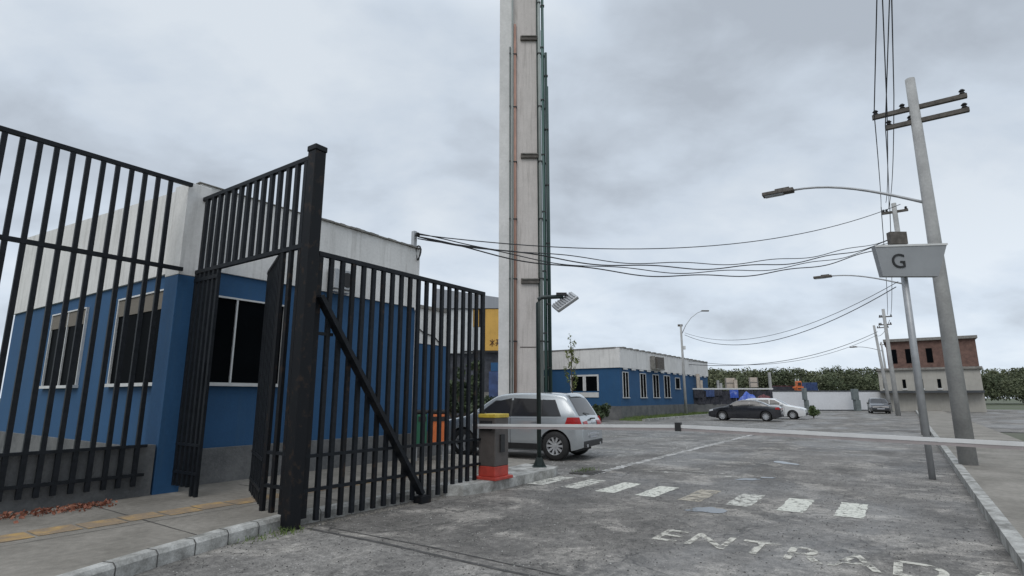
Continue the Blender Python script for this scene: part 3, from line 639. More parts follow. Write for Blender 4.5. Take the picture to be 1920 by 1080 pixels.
# ------------------------------------------------------------------ cars
def interp(P, x):
    if x <= P[0][0]: return P[0][1]
    for (x0, z0), (x1, z1) in zip(P, P[1:]):
        if x <= x1: return z0 + (z1 - z0) * (x - x0) / (x1 - x0)
    return P[-1][1]
def smooth_prof(P, it=2):
    for _ in range(it):
        Q = [P[0]]
        for (a, b), (c, d) in zip(P, P[1:]): Q += [(a * .78 + c * .22, b * .78 + d * .22), (a * .22 + c * .78, b * .22 + d * .78)]
        P = Q + [P[-1]]
    return P
def car(name, label, loc, rz, P, wid, belt, roof, wx, rw, paint, glass, side_win, ws, rwin, tails, heads, ground=.24, group=None, doors=(), cat='car', cladding=False, rails=False):
    root = thing(name, label, cat, loc, rz, group)
    P = smooth_prof(P); xr, xf = P[0][0], P[-1][0]; Lh = (xf - xr) / 2; xc = (xf + xr) / 2; ra = rw + .055
    def hw(x, z):
        t = abs(x - xc) / Lh; W_ = wid / 2 * (1 - .10 * t ** 4 - .06 * t ** 14)
        g = 1 - .06 * max(0, (.62 - z) / .4) ** 2 if z < belt else 1 - .0 - .24 * ((z - belt) / (roof - belt)) ** 1.15 * 1.0
        if z > belt: g = min(g, 1) - .015
        elif z > belt - .1: g -= .015 * (z - belt + .1) / .1
        return W_ * g
    def bot(x):
        z = ground + .10 * max(0, (abs(x - xc) / Lh - .8) / .2) ** 2
        for q in wx:
            d = abs(x - q)
            if d < ra: z = max(z, rw + math.sqrt(ra * ra - d * d))
        return z
    xs = set(round(x, 4) for x, z in P)
    for q in wx:
        for i in range(-12, 13): xs.add(round(q + ra * math.sin(i / 12 * math.pi / 2), 4))
    x = xr
    while x < xf: xs.add(round(x, 3)); x += .09
    xs = sorted(q for q in xs if xr <= q <= xf); cl = [xs[0]]
    for q in xs[1:]:
        if q - cl[-1] > .003: cl.append(q)
    xs = cl
    ns, na, nt_ = 12, 4, 5; mb = MB(); rows = []
    for x in xs:
        zt_ = interp(P, x); zb_ = min(bot(x), zt_ - .12); r = min(.09, (zt_ - zb_) * .3); row = []
        for i in range(ns + 1):
            z = zb_ + (zt_ - r - zb_) * i / ns; row.append((x, hw(x, z), z))
        h0 = hw(x, zt_ - r)
        for i in range(1, na + 1):
            a = i / na * math.pi / 2; row.append((x, h0 - r * 1.2 * (1 - math.cos(a)), zt_ - r + r * math.sin(a) - .02 * i / na))
        ye = row[-1][1]
        for i in range(1, nt_ + 1):
            f = 1 - i / nt_; row.append((x, ye * f, zt_ - .02 * f * f))
        rows.append(row)
    n = len(rows[0]); vs = []; fs = []
    for row in rows: vs += row + [(p[0], -p[1], p[2]) for p in row]
    for i in range(len(rows) - 1):
        for s in (0, 1):
            for j in range(n - 1):
                a = i * 2 * n + s * n + j; b_ = a + 2 * n; fs.append((a, b_, b_ + 1, a + 1))
        a = i * 2 * n; b_ = a + 2 * n; fs.append((a, a + n, b_ + n, b_))
    for i in (0, len(rows) - 1):
        a = i * 2 * n
        for j in range(n - 1): fs.append((a + j, a + j + 1, a + n + j + 1, a + n + j))
    mb.add(vs, fs); o = mb.build('body', paint, root)
    bm = bmesh.new(); bm.from_mesh(o.data); bmesh.ops.remove_doubles(bm, verts=bm.verts, dist=.0005); bmesh.ops.recalc_face_normals(bm, faces=bm.faces); bm.to_mesh(o.data); bm.free()
    o.data.polygons.foreach_set('use_smooth', [True] * len(o.data.polygons))
    try: o.data.set_sharp_from_angle(angle=rad(38))
    except Exception: pass
    body = o
    MB().box(wx[0] - .45, wx[1] + .45, -wid / 2 + .3, wid / 2 - .3, ground - .04, ground + .5).build('underbody', M['rubber'], root)
    def side(corners, offs, m, nm, s, parent=root, nu=8, nv=5):
        (a, b_, c, d) = corners; vs = []; fs = []
        for i in range(nu + 1):
            for j in range(nv + 1):
                u, v = i / nu, j / nv
                x = (a[0] * (1 - u) + b_[0] * u) * (1 - v) + (d[0] * (1 - u) + c[0] * u) * v; z = (a[1] * (1 - u) + b_[1] * u) * (1 - v) + (d[1] * (1 - u) + c[1] * u) * v
                vs.append((x, s * (hw(x, z) + offs), z))
        for i in range(nu):
            for j in range(nv): k_ = i * (nv + 1) + j; fs.append((k_, k_ + 1, k_ + nv + 2, k_ + nv + 1) if s > 0 else (k_, k_ + nv + 1, k_ + nv + 2, k_ + 1))
        q = MB(); q.add(vs, fs); return q.build(nm, m, parent, smooth=False)
    def top(x0, x1, f0, f1, offs, m, nm, parent=root, f0b=None, f1b=None, nu=8, nv=8):
        f0b = f0 if f0b is None else f0b; f1b = f1 if f1b is None else f1b; vs = []; fs = []
        for i in range(nu + 1):
            x = x0 + (x1 - x0) * i / nu; z = interp(P, x); e_ = .02; dz = interp(P, x + e_) - interp(P, x - e_); nn = Vector((-dz, 0, 2 * e_)).normalized()
            ye = hw(x, z - .09) - .1
            for j in range(nv + 1):
                u = i / nu; f = (f0 * (1 - u) + f0b * u) + ((f1 * (1 - u) + f1b * u) - (f0 * (1 - u) + f0b * u)) * j / nv
                vs.append((x + nn.x * offs, ye * f, z - .02 * f * f + nn.z * offs))
        for i in range(nu):
            for j in range(nv): k_ = i * (nv + 1) + j; fs.append((k_, k_ + nv + 1, k_ + nv + 2, k_ + 1))
        q = MB(); q.add(vs, fs); return q.build(nm, m, parent, smooth=False)
    for s in (1, -1):
        for q in side_win: side(q, .006, glass, 'side_window', s)
        for x in doors: side([(x, ground + .12), (x + .014, ground + .12), (x + .014, belt), (x, belt)], .002, M['trim'], 'door_seam', s, body)
        for x in doors[:2]: side([(x + .08, belt - .13), (x + .26, belt - .13), (x + .26, belt - .10), (x + .08, belt - .10)], .02, M['trim'] if paint is M['blackcar'] else paint, 'door_handle', s, body)
        for q in tails: side(q, .008, M['tail'], 'tail_lamp', s)
        for q in heads: side(q, .008, M['head'], 'headlight', s)
        if cladding: side([(wx[0] + ra, ground + .01), (wx[1] - ra, ground + .01), (wx[1] - ra, ground + .16), (wx[0] + ra, ground + .16)], .012, M['trim'], 'sill_trim', s)
        MB().box(side_win[-1][1][0] - .22, side_win[-1][1][0] - .02, s * (wid / 2 - .02), s * (wid / 2 + .17), belt - .02, belt + .13).build('wing_mirror', paint, root, bevel=.03)
        if rails: MB().tube([(-1.45, s * (wid / 2 - .26), roof - .04), (-1.3, s * (wid / 2 - .25), roof + .03), (.1, s * (wid / 2 - .24), roof + .03), (.3, s * (wid / 2 - .24), roof - .05)], .018, 8).build('roof_rail', M['galv'], root, smooth=True)
    top(*ws, glass, 'windscreen'); top(*rwin, glass, 'rear_window')
    zr = lambda x: interp(P, x)
    yb = wid / 2 * .55
    MB().box(xr - .018, xr + .05, -wid * .40, wid * .40, ground + .09, ground + .24).build('rear_bumper_trim', M['trim'], root, bevel=.02)
    MB().box(xr - .014, xr + .04, -.26, .26, ground + .30, ground + .42).build('number_plate', M['plate'], root)
    MB().box(xf - .05, xf + .016, -wid * .33, wid * .33, ground + .08, ground + .26).build('grille', M['trim'], root, bevel=.02)
    # wheels
    def wheel():
        t = MB().lathe([(rw * .62, -.10), (rw * .9, -.105), (rw, -.07), (rw, .07), (rw * .9, .105), (rw * .62, .10)], 32, 'y').build('tyre', M['rubber'], None, smooth=True)
        mb = MB().lathe([(rw * .70, .085), (rw * .66, .10), (rw * .60, .095), (rw * .58, .05), (rw * .6, -.08)], 32, 'y'); mb.lathe([(0, .085), (.05, .085), (.06, .04)], 16, 'y')
        for k_ in range(10):
            a = k_ * 2 * math.pi / 10; d = Vector((math.cos(a), 0, math.sin(a))); t_ = Vector((-math.sin(a), 0, math.cos(a))); w0 = .020; w1 = .030
            p0 = d * .04; p1 = d * rw * .64
            mb.add([p0 - t_ * w0 + Vector((0, .075, 0)), p0 + t_ * w0 + Vector((0, .075, 0)), p1 + t_ * w1 + Vector((0, .088, 0)), p1 - t_ * w1 + Vector((0, .088, 0)),
                    p0 - t_ * w0 + Vector((0, .04, 0)), p0 + t_ * w0 + Vector((0, .04, 0)), p1 + t_ * w1 + Vector((0, .04, 0)), p1 - t_ * w1 + Vector((0, .04, 0))],
                   [(0, 1, 2, 3), (0, 4, 5, 1), (1, 5, 6, 2), (2, 6, 7, 3), (3, 7, 4, 0)])
        r_ = mb.build('rim', M['rim'], None); dk = MB().lathe([(0, .0), (rw * .6, .0)], 24, 'y').build('brake_disc', M['trim'], None)
        return t, r_, dk
    t0, r0, d0 = wheel(); first = True
    for q in wx:
        for s in (1, -1):
            wn = thing('wheel', None, None, (q, s * (wid / 2 - .12), rw), 0 if s > 0 else math.pi); wn.parent = root
            for src in (t0, r0, d0):
                c = src if first else src.copy()
                if not first: COL.objects.link(c)
                c.parent = wn
            first = False
    return root, side, top, P

HB = math.atan2(.572, -.820)
suvP = [(-2.21, .48), (-2.205, .72), (-2.185, .92), (-2.13, 1.02), (-2.08, 1.07), (-1.90, 1.34), (-1.74, 1.56), (-1.60, 1.645), (-1.0, 1.685), (-.2, 1.69), (.25, 1.64), (.45, 1.56), (1.10, 1.11), (1.35, 1.05), (1.95, .95), (2.12, .82), (2.19, .66), (2.2, .5)]
suvP = [((-1.0 + (x + 1) * .91) if x < -1 else x, z) for x, z in suvP]
suv, sside, stop_, sP = car('silver_suv', 'silver sport utility vehicle parked beyond the gate leaf, seen from its rear corner', W(9.10, 2.42, 0) + Vector((-.34, -.12, 0)), HB + rad(8), suvP, 1.80, 1.06, 1.69, (-1.38, 1.32), .355, M['silver'], M['carglass'],
    [[(-1.52, 1.10), (-1.02, 1.08), (-1.02, 1.50), (-1.34, 1.46)], [(-.96, 1.08), (-.18, 1.08), (-.18, 1.53), (-.96, 1.51)], [(-.12, 1.08), (.86, 1.08), (.36, 1.44), (-.12, 1.53)]],
    (.44, 1.10, -.93, .93, .006), (-1.965, -1.675, -.92, .92, .007),
    [[(-2.085, .86), (-1.66, .89), (-1.72, 1.055), (-2.02, 1.06)]], [[(1.80, .78), (2.16, .70), (2.12, .82), (1.80, .92)]], doors=(-1.0, -.15, .92), cladding=True)
stop_(-2.09, -2.055, .55, .98, .012, M['tail'], 'tail_lamp', f0b=.55, f1b=.98); stop_(-2.09, -2.055, -.98, -.55, .012, M['tail'], 'tail_lamp', f0b=-.98, f1b=-.55)
for s in (1, -1):
    sside([(-1.56, 1.075), (.90, 1.06), (.36, 1.47), (-1.36, 1.49)], .003, M['trim'], 'window_surround', s, suv, 24, 6)
    sside([(-1.60, 1.03), (.95, 1.02), (.95, 1.035), (-1.60, 1.045)], .006, M['rim'], 'beltline_trim', s, suv, 24, 1)
stop_(-1.67, -1.55, -.8, .8, .035, M['silver'], 'roof_spoiler')
MB().box(-2.125, -2.09, -.42, .42, .60, .64).build('chrome_strip', M['rim'], suv)
MB().box(-2.13, -2.05, -.10, .10, 1.0, 1.03).build('hatch_handle', M['trim'], suv)
MB().bar((-2.0, .0, 1.12), (-1.95, .28, 1.16), .02, .012).build('rear_wiper', M['trim'], suv)
for s in (1, -1): MB().tube([(-2.09, s * .5, .36), (-2.13, s * .5, .36)], .04, 12).build('exhaust', M['rim'], suv)

sedP = [(-2.28, .5), (-2.275, .72), (-2.26, .88), (-2.15, .97), (-1.75, 1.0), (-1.55, 1.03), (-.95, 1.32), (-.6, 1.38), (0, 1.40), (.45, 1.34), (1.05, .99), (1.3, .94), (2.0, .82), (2.2, .7), (2.28, .52)]
sed, s2, t2, p2 = car('black_sedan', 'black saloon car parked in front of the dark netting fence', W(36.6, 2.9, 0), HB + rad(4), sedP, 1.76, .96, 1.40, (-1.36, 1.36), .32, M['blackcar'], M['carglass'],
    [[(-1.20, .99), (-.42, .98), (-.42, 1.28), (-.85, 1.24)], [(-.36, .98), (.86, .98), (.38, 1.25), (-.36, 1.28)]],
    (.45, 1.03, -.93, .93, .006), (-1.52, -.97, -.9, .9, .006), [[(-2.22, .76), (-1.95, .78), (-1.97, .90), (-2.2, .90)]], [[(1.95, .66), (2.22, .62), (2.2, .72), (1.95, .78)]], ground=.2, doors=(-.39, .5))
t2(-2.272, -2.255, .45, .98, .012, M['tail'], 'tail_lamp'); t2(-2.272, -2.255, -.98, -.45, .012, M['tail'], 'tail_lamp')
wagP = [(-2.12, .5), (-2.11, .75), (-2.08, .98), (-1.95, 1.30), (-1.8, 1.46), (-1.2, 1.50), (-.2, 1.50), (.2, 1.44), (.95, 1.02), (1.2, .97), (1.9, .84), (2.08, .7), (2.12, .52)]
wag, s3, t3, p3 = car('white_hatchback', 'white estate car parked behind the black saloon, facing the road', W(41.4, 1.9, 0), HB + math.pi, wagP, 1.72, 1.0, 1.5, (-1.3, 1.3), .31, M['whitecar'], M['carglass'],
    [[(-1.75, 1.03), (-1.05, 1.03), (-1.05, 1.38), (-1.55, 1.36)], [(-1.0, 1.03), (-.22, 1.03), (-.22, 1.39), (-1.0, 1.38)], [(-.17, 1.03), (.74, 1.03), (.18, 1.35), (-.17, 1.39)]],
    (.22, .92, -.93, .93, .006), (-2.06, -1.84, -.9, .9, .006), [[(-2.08, .72), (-1.9, .72), (-1.9, .98), (-2.04, .98)]], [[(1.8, .66), (2.06, .62), (2.04, .72), (1.8, .8)]], ground=.2, doors=(-1.03, -.2, .78))
p_ = at(1645, 745, 56.5)
fc, s4, t4, p4 = car('dark_hatchback', 'small dark car seen nose-on in front of the far white wall', (p_.x, p_.y, 0), rad(-118), wagP, 1.68, .95, 1.45, (-1.3, 1.3), .30, M['blackcar'], M['carglass'],
    [[(-1.75, .98), (-1.05, .98), (-1.05, 1.3), (-1.55, 1.28)], [(-1.0, .98), (.74, .98), (.18, 1.28), (-1.0, 1.3)]],
    (.22, .92, -.93, .93, .006), (-2.06, -1.84, -.9, .9, .006), [[(-2.08, .72), (-1.9, .72), (-1.9, .9), (-2.04, .9)]], [[(1.8, .66), (2.06, .62), (2.04, .72), (1.8, .8)]], ground=.2, doors=(-1.03,))
MB().box(2.11, 2.14, -.3, .3, .42, .52).build('number_plate', M['plate'], fc)

# ------------------------------------------------------------------ building 2
b2 = thing('blue_building', 'long blue and white building standing beyond the tower with a row of narrow windows', 'building', W(32.46, 10.17, 0), TH)
X2, Y2 = 21.5, 16
MB().box(0, X2, 0, Y2, .95, 3.62).build('wall', M['blue'], b2)
MB().box(-.04, X2, -.04, Y2, 0, .95).build('plinth', M['plinth'], b2)
pr = MB().box(-.10, X2, -.10, Y2, 3.62, 5.0).build('parapet', M['white'], b2)
mb = MB()
for i in range(36):
    x = -.1 + i * .6; mb.box(x, x + .5, -.15, .1, 5.0, 5.06 + (.05 if i % 2 else 0))
mb.build('coping', M['coping'], pr); MB().box(-.15, .1, .2, Y2, 5.0, 5.07).build('coping', M['coping'], pr)
MB().box(.2, X2 - .2, .2, Y2 - .2, 4.5, 4.6).build('roof', M['coping'], b2)
mb = MB()
for i in range(14): x = .4 + i * 1.5; mb.box(x, x + .75, -.13, -.101, 3.50, 3.60)
mb.build('light_strip', M['frame'], b2)
for u0 in (1166, 1199, 1223, 1244):
    # solve where along the wall each window stands
    def a_of(u):
        lo_, hi_ = 0, 24
        for _ in range(40):
            md = (lo_ + hi_) / 2; p = W(32.46 + md, 10.17, 2); fy = p.y * math.cos(PITCH) + (p.z - CH) * math.sin(PITCH)
            if 960 + F * p.x / fy < u: lo_ = md
            else: hi_ = md
        return lo_
    x0_, x1_ = a_of(u0 + 1), a_of(u0 + 13); window(b2, 'x', x0_ + .1, x1_ - .1, 1.55, 3.3, (x0_ * .5 + x1_ * .5,), False, .05)
x0_, x1_ = a_of(1267), a_of(1275); window(b2, 'x', x0_, x1_, 2.3, 3.2, (), False, .05)
ax0, ax1 = a_of(1218), a_of(1239)
acu = thing('condenser_unit', 'dark condenser unit in a frame high on the white band of the far blue building', 'air conditioner', W(32.46 + (ax0 + ax1) / 2, 10.05, 3.75), TH)
hw_ = (ax1 - ax0) / 2 * .62
MB().box(-hw_, hw_, -.45, -.02, .05, .95).build('casing', M['slot'], acu, bevel=.02)
for s in (-1, 1): MB().box(s * (hw_ + .25) - .07, s * (hw_ + .25) + .07, -.35, -.02, -.05, 1.0).build('bracket', M['coping'], acu)
MB().box(-hw_ - .1, hw_ + .1, -.45, -.02, -.05, .045).build('shelf', M['coping'], acu)
# front windows on the short side
window(b2, 'y', 1.75, 2.65, 2.0, 3.05, (), False, .12, False); window(b2, 'y', 2.9, 3.8, 2.0, 3.05, (), False, .12, False)
MB().box(-.06, -.001, 1.65, 3.9, 1.55, 1.90).build('wall_panel', M['frame'], b2)
window(b2, 'y', 5.9, 6.8, 2.1, 3.05, (), False, .10, False)
MB().box(-.3, -.11, 6.2, 6.6, 3.2, 3.7).build('wall_box', M['frame'], b2)
window(b2, 'y', 9.0, 9.9, 2.1, 3.05, (), False, .10, False)
# grass strip and kerb in front
road('grass_bed', M['grass'], MB().box(32.0, 62, 8.4, 10.1, -.02, .10))
road('grass_kerb', M['kerb'], MB().box(31.8, 62, 8.2, 8.39, -.02, .13))
mb = MB()
for _ in range(3000):
    a = random.uniform(32.2, 56); b = random.uniform(8.45, 10.0); p = Vector((a, b, .1)); h_ = random.uniform(.05, .22); d = Vector((random.gauss(0, .05), random.gauss(0, .05), h_)); t_ = Vector((random.gauss(0, 1), random.gauss(0, 1), 0)).normalized() * .03
    mb.add([p - t_, p + t_, p + d], [(0, 1, 2)])
road('grass', M['grass'], mb, 'strip of rough green grass along the far blue building', 'grass', 'stuff')

# shrubs and sapling
def shrub(name, label, loc, r, h_, n, m, s=.12, cat='shrub'):
    t = thing(name, label, cat, loc)
    mb = MB()
    for _ in range(12):
        a = random.random() * 6.28; q = random.random() * r * .7; clump(mb, (math.cos(a) * q, math.sin(a) * q, h_ * random.uniform(.35, .8)), r * .45, n // 12, s)
    mb.build('foliage', m, t); mb = MB()
    for i in range(5):
        a = i * 1.3; mb.tube([(0, 0, 0), (math.cos(a) * r * .25, math.sin(a) * r * .25, h_ * .4), (math.cos(a) * r * .5, math.sin(a) * r * .5, h_ * .65)], .025, 6, .01)
    mb.build('stem', M['bark'], t); return t
shrub('round_shrub', 'round green shrub at the corner of the far blue building', at(1126, 745, 37.5) - Vector((0, 0, CH)) + Vector((0, 0, 0)), .62, 1.2, 1500, M['leafdark'], .09)
shrub('low_shrub', 'low green shrub beside the white estate car', at(1522, 745, 43) - Vector((0, 0, CH)), .5, 1.0, 700, M['leaf'], .09)
for (u, Y_, r, h_) in ((915, 24, .9, 1.6), ):
    shrub('garden_shrub', 'dense dark shrub growing left of the tower behind the parked car', at(u, 745, Y_) - Vector((0, 0, CH)), r, h_, 1600, M['leafdark'], .1)
sp = thing('sapling', 'thin yellowish sapling in front of the far blue building', 'tree', at(1073, 745, 26) - Vector((0, 0, CH)))
mb = MB().tube([(0, 0, 0), (.03, 0, 1.4), (-.02, 0, 2.6), (.02, 0, 3.9)], .045, 8, .012)
bt = [((0, 0, 1.8), (-.3, .1, 2.9)), ((0, 0, 2.2), (.28, 0, 3.3)), ((0, 0, 2.6), (-.22, -.1, 3.6)), ((0, 0, 3.0), (.16, .1, 4.1)), ((0, 0, 1.7), (.22, -.1, 2.5)), ((0, 0, 3.3), (-.05, 0, 4.4))]
for a_, b_ in bt: mb.tube([a_, b_], .016, 5, .006)
mb.build('trunk', M['bark'], sp)
mb = MB()
for a_, b_ in bt:
    for i in range(11):
        f = random.uniform(.25, 1.05); c = Vector(a_).lerp(Vector(b_), f); clump(mb, c, .12, 9, .045)
mb.build('crown', M['leafyel'], sp)

def tree(label, loc, h_, cr_, n, m, s=.16, name='broadleaf_tree', trunk=.14):
    t = thing(name, label, 'tree', loc); mb = MB(); cm = MB()
    mb.tube([(0, 0, 0), (.1, .05, h_ * .3), (0, 0, h_ * .62)], trunk, 10, trunk * .5)
    for i in range(11):
        a = i * 2.4 + random.random(); q = cr_ * random.uniform(.35, .9); z = h_ * random.uniform(.42, .92); e_ = Vector((math.cos(a) * q, math.sin(a) * q, z))
        mb.tube([(0, 0, h_ * random.uniform(.25, .55)), e_ * .6 + Vector((0, 0, h_ * .1)), e_], trunk * .35, 6, .02)
        for k_ in range(3): clump(cm, e_ + Vector((random.gauss(0, .25), random.gauss(0, .25), random.gauss(0, .25))) * cr_, cr_ * random.uniform(.2, .36), n // 33, s)
    mb.build('trunk', M['bark'], t); cm.build('crown', m, t); return t
def gl_(u, Y): return at(u, 745, Y) - Vector((0, 0, CH))
tree('dark dense tree rising behind the end of the gate leaf', gl_(868, 30), 3.0, 1.1, 4200, M['leafdark'], .10)
tree('small dark tree right of the orange litter bin', gl_(850, 22), 2.1, .55, 2600, M['leafdark'], .08)

# ------------------------------------------------------------------ shed with yellow wall behind
sh = thing('industrial_shed', 'large shed with grey roof edge and yellow end panel seen left of the tower', 'building', at(790, 745, 36) - Vector((0, 0, CH)))
k36 = 36 * 1.0 / F * 1.02
def sx(u): return (u - 790) * k36
zz = lambda v: at(870, v, 36).z
MB().box(sx(786), sx(950), .35, 9, 0, zz(575)).build('wall', M['shed_dark'], sh)
mb = MB().add([(sx(812), 0, zz(578)), (sx(960), 0, zz(578)), (sx(960), 0, zz(562)), (sx(812), 0, zz(541)), (sx(812), 9, zz(578)), (sx(960), 9, zz(578)), (sx(960), 9, zz(562)), (sx(812), 9, zz(541))],
              [(0, 1, 2, 3), (7, 6, 5, 4), (0, 4, 5, 1), (1, 5, 6, 2), (2, 6, 7, 3), (3, 7, 4, 0)]); mb.build('roof', M['shed_grey'], sh)
MB().box(sx(838), sx(881), .15, .34, zz(662), zz(579)).build('translucent_wall', M['shed_white'], sh)
MB().box(sx(783), sx(838), .15, .34, zz(700), zz(579)).build('translucent_wall', M['shed_white'], sh)
yw = MB().box(sx(904), sx(960), .05, .34, zz(657), zz(579)).build('yellow_panel', M['yellow_wall'], sh)
cm_ = M['brown']; mb = MB()
def stroke(u0, v0, u1, v1, wd=.05): mb.bar((sx(u0), .035, zz(v0)), (sx(u1), .035, zz(v1)), .02, wd, (0, 0, 1) if u0 != u1 else (1, 0, 0))
for q in ((913, 638, 921, 646), (913, 647, 921, 638), (917, 636, 917, 649), (924, 637, 931, 637), (927, 637, 926, 643), (923, 643, 932, 643), (924, 648, 928, 643), (928, 643, 932, 648)): stroke(*q)
mb.build('painted_marks', cm_, yw)
MB().box(sx(882), sx(892), .1, .34, zz(612), zz(580)).build('yellow_panel', M['yellow_wall'], sh)
MB().box(sx(882), sx(903), .12, .33, zz(656), zz(613)).build('translucent_wall', M['shed_white'], sh)
MB().box(sx(860), sx(960), -.1, .04, zz(661), zz(658)).build('ledge', M['black'], sh)
MB().box(sx(780), sx(960), .0, .14, zz(745), zz(735)).build('kerb_wall', M['coping'], sh)
MB().box(sx(912), sx(934), -.4, -.1, zz(745), zz(697)).build('metal_door', M['bluepanel'], sh)
MB().box(sx(915), sx(934), -.09, .33, zz(696), zz(680)).build('blue_panel', M['blue'], sh)

# bins and bollard behind the gate
def bin_(label, loc, m, h_=.95, r=.24, name='litter_bin'):
    t = thing(name, label, 'bin', loc)
    MB().lathe([(0, .03), (r * .82, .03), (r * .86, .05), (r, h_ * .82), (r * 1.04, h_ * .84)], 20).build('barrel', m, t, smooth=True)
    MB().lathe([(r * 1.08, h_ * .83), (r * 1.08, h_ * .88), (r * .6, h_), (0, h_ * 1.02)], 20).build('lid', M['black'], t, smooth=True)
    return t
def zg(u, v, z):
    x = (u - 960) / F; y = (540 - v) / F; r = Vector((x, math.cos(PITCH) - y * math.sin(PITCH), math.sin(PITCH) + y * math.cos(PITCH))); t = (z - CH) / r.z; return Vector((r.x * t, r.y * t, z))
def post_bin(label, loc, m, wd):
    t = thing('litter_bin', label, 'bin', loc, .3)
    MB().box(-wd, wd, -.16, .16, .50, 1.18).build('bin_body', m, t, bevel=.03)
    MB().box(-wd - .015, wd + .015, -.175, .175, 1.182, 1.27).build('lid', M['black'], t, bevel=.03)
    MB().box(-wd * .7, wd * .7, -.172, -.161, 1.02, 1.12).build('slot', M['black'], t)
    for sx_ in (-1, 1): MB().box(sx_ * wd * .7 - .02, sx_ * wd * .7 + .02, .02, .06, 0, .499).build('leg', M['galv'], t)
post_bin('orange litter bin on legs behind the black gate leaf', gl_(822, 13.1) + Vector((0, 0, .0)), M['orange'], .21)
post_bin('green litter bin on legs just left of the orange one', gl_(791, 13.0) + Vector((0, 0, .0)), M['green'], .12)
bo = thing('metal_bollard', 'short grey square bollard behind the gate leaf', 'bollard', zg(774, 850, .15))
MB().box(-.05, .05, -.05, .05, 0, 1.0).build('post', M['galv'], bo, bevel=.01); MB().box(-.07, .07, -.07, .07, 1.0, 1.05).build('cap', M['black'], bo, bevel=.01)

# ------------------------------------------------------------------ far side: wall, forest, fence
fw = thing('far_wall', 'long white wall with dark capping at the far end of the road', 'wall', at(1445, 745, 67) - Vector((0, 0, CH)))
kf = 67 / F * 1.02
MB().box(0, (1680 - 1445) * kf, 0, .3, .12, 2.22).build('wall', M['farwall'], fw); MB().box(0, (1720 - 1445) * kf, -.06, .36, -.02, .12).build('footing', M['fardark'], fw)
MB().box(0, (1720 - 1445) * kf, -.05, .35, 2.22, 2.36).build('capping', M['fardark'], fw)
for (u0, u1, v0, top_, lab) in ((1600, 1611, 770, 2.5, 'thick grey-green post in front of the far white wall, left of the small dark car'), (1508, 1514, 770, 2.6, 'grey-green post in front of the white wall, above the low shrub')):
    p = at((u0 + u1) / 2, 745, 65.5) - Vector((0, 0, CH)); hwid = (u1 - u0) / 2 * 65.5 / F * .8; t = thing('wall_post', lab, 'post', p)
    MB().box(-hwid, hwid, -.3, .3, 0, 1.25).build('shaft', M['farpost'], t, bevel=.03); MB().box(-hwid - .14, hwid - .12, -.3, .3, 1.25, top_).build('head', M['farpost'], t, bevel=.03)
nf = thing('net_fence', 'dark netting fence with white top rail on a low grey wall', 'fence', at(1288, 745, 53) - Vector((0, 0, CH)))
kn = 53 / F * 1.02; nx = lambda u: (u - 1288) * kn
MB().box(nx(1292), nx(1345), 0, .2, 0, .92).build('low_wall', M['plinth'], nf); MB().box(nx(1345), nx(1446), 0, .2, 0, .92).build('low_wall', M['plinth'], nf)
mb = MB(); n_ = 60
vs = []
for i in range(n_ + 1):
    x = nx(1293) + (nx(1443) - nx(1293)) * i / n_; y = .05 * math.sin(i * 1.7) + .06 * math.sin(i * .6); vs += [(x, y, .92), (x, y - .06 * math.sin(i * 2.2), 1.6), (x, y, 2.2 + .05 * math.sin(i * .9))]
mb.add(vs, [(3 * i + j, 3 * i + 3 + j, 3 * i + 4 + j, 3 * i + 1 + j) for i in range(n_) for j in (0, 1)]); mb.build('netting', M['net'], nf)
MB().box(nx(1294), nx(1444), -.08, .0, 2.27, 2.40).build('top_rail', M['frame'], nf)
for u, v, wd in ((1311, 701, .16), (1316, 713, .14), (1347, 713, .1), (1352, 718, .1), (1379, 712, .14), (1442, 698, .10)):
    MB().box(nx(u) - wd, nx(u) + wd, .1, .3, .92, at(u, v, 53).z).build('post', M['cream'] if wd > .12 else M['concrete_pole'], nf)
for i, u in enumerate((1300, 1322, 1336, 1365, 1392)):
    mb = MB(); n_ = 8; x0 = nx(u); vs = []
    for k_ in range(n_ + 1): vs += [(x0 + k_ * .1, -.14 - .05 * math.sin(k_ * 2), 1.5 + .1 * (i % 3)), (x0 + k_ * .1, -.13, 2.25)]
    mb.add(vs, [(2 * k_, 2 * k_ + 2, 2 * k_ + 3, 2 * k_ + 1) for k_ in range(n_)]); mb.build('hung_cloth', M['tarp'] if i in (3,) else M['bluepanel'] if i % 2 else M['net'], nf)
for u0, u1, v0, v1, lab in ((1361, 1380, 709, 728, 'cream square board on the net fence, left of the other board'), (1406, 1422, 708, 726, 'cream square board on the net fence above the blue tarpaulin')):
    p = at((u0 + u1) / 2, v1, 53.4); t = thing('notice_board', lab, 'board', p); hx = (u1 - u0) / 2 * 53 / F; hz_ = (v1 - v0) * 53 / F
    MB().box(-hx, hx, 0, .12, 0, hz_).build('panel', M['cream'], t); mb = MB(); mb.box(-hx, -hx + .08, -.03, 0, 0, hz_); mb.box(hx - .08, hx, -.03, 0, 0, hz_); mb.box(-hx, hx, -.04, -.001, hz_ * .48, hz_ * .54); mb.build('frame', M['coping'], t)
    MB().box(-hx * .8, -hx * .7, .13, .2, -1.2, hz_ * .5).build('leg', M['coping'], t); MB().box(hx * .7, hx * .8, .13, .2, -1.2, hz_ * .5).build('leg', M['coping'], t)
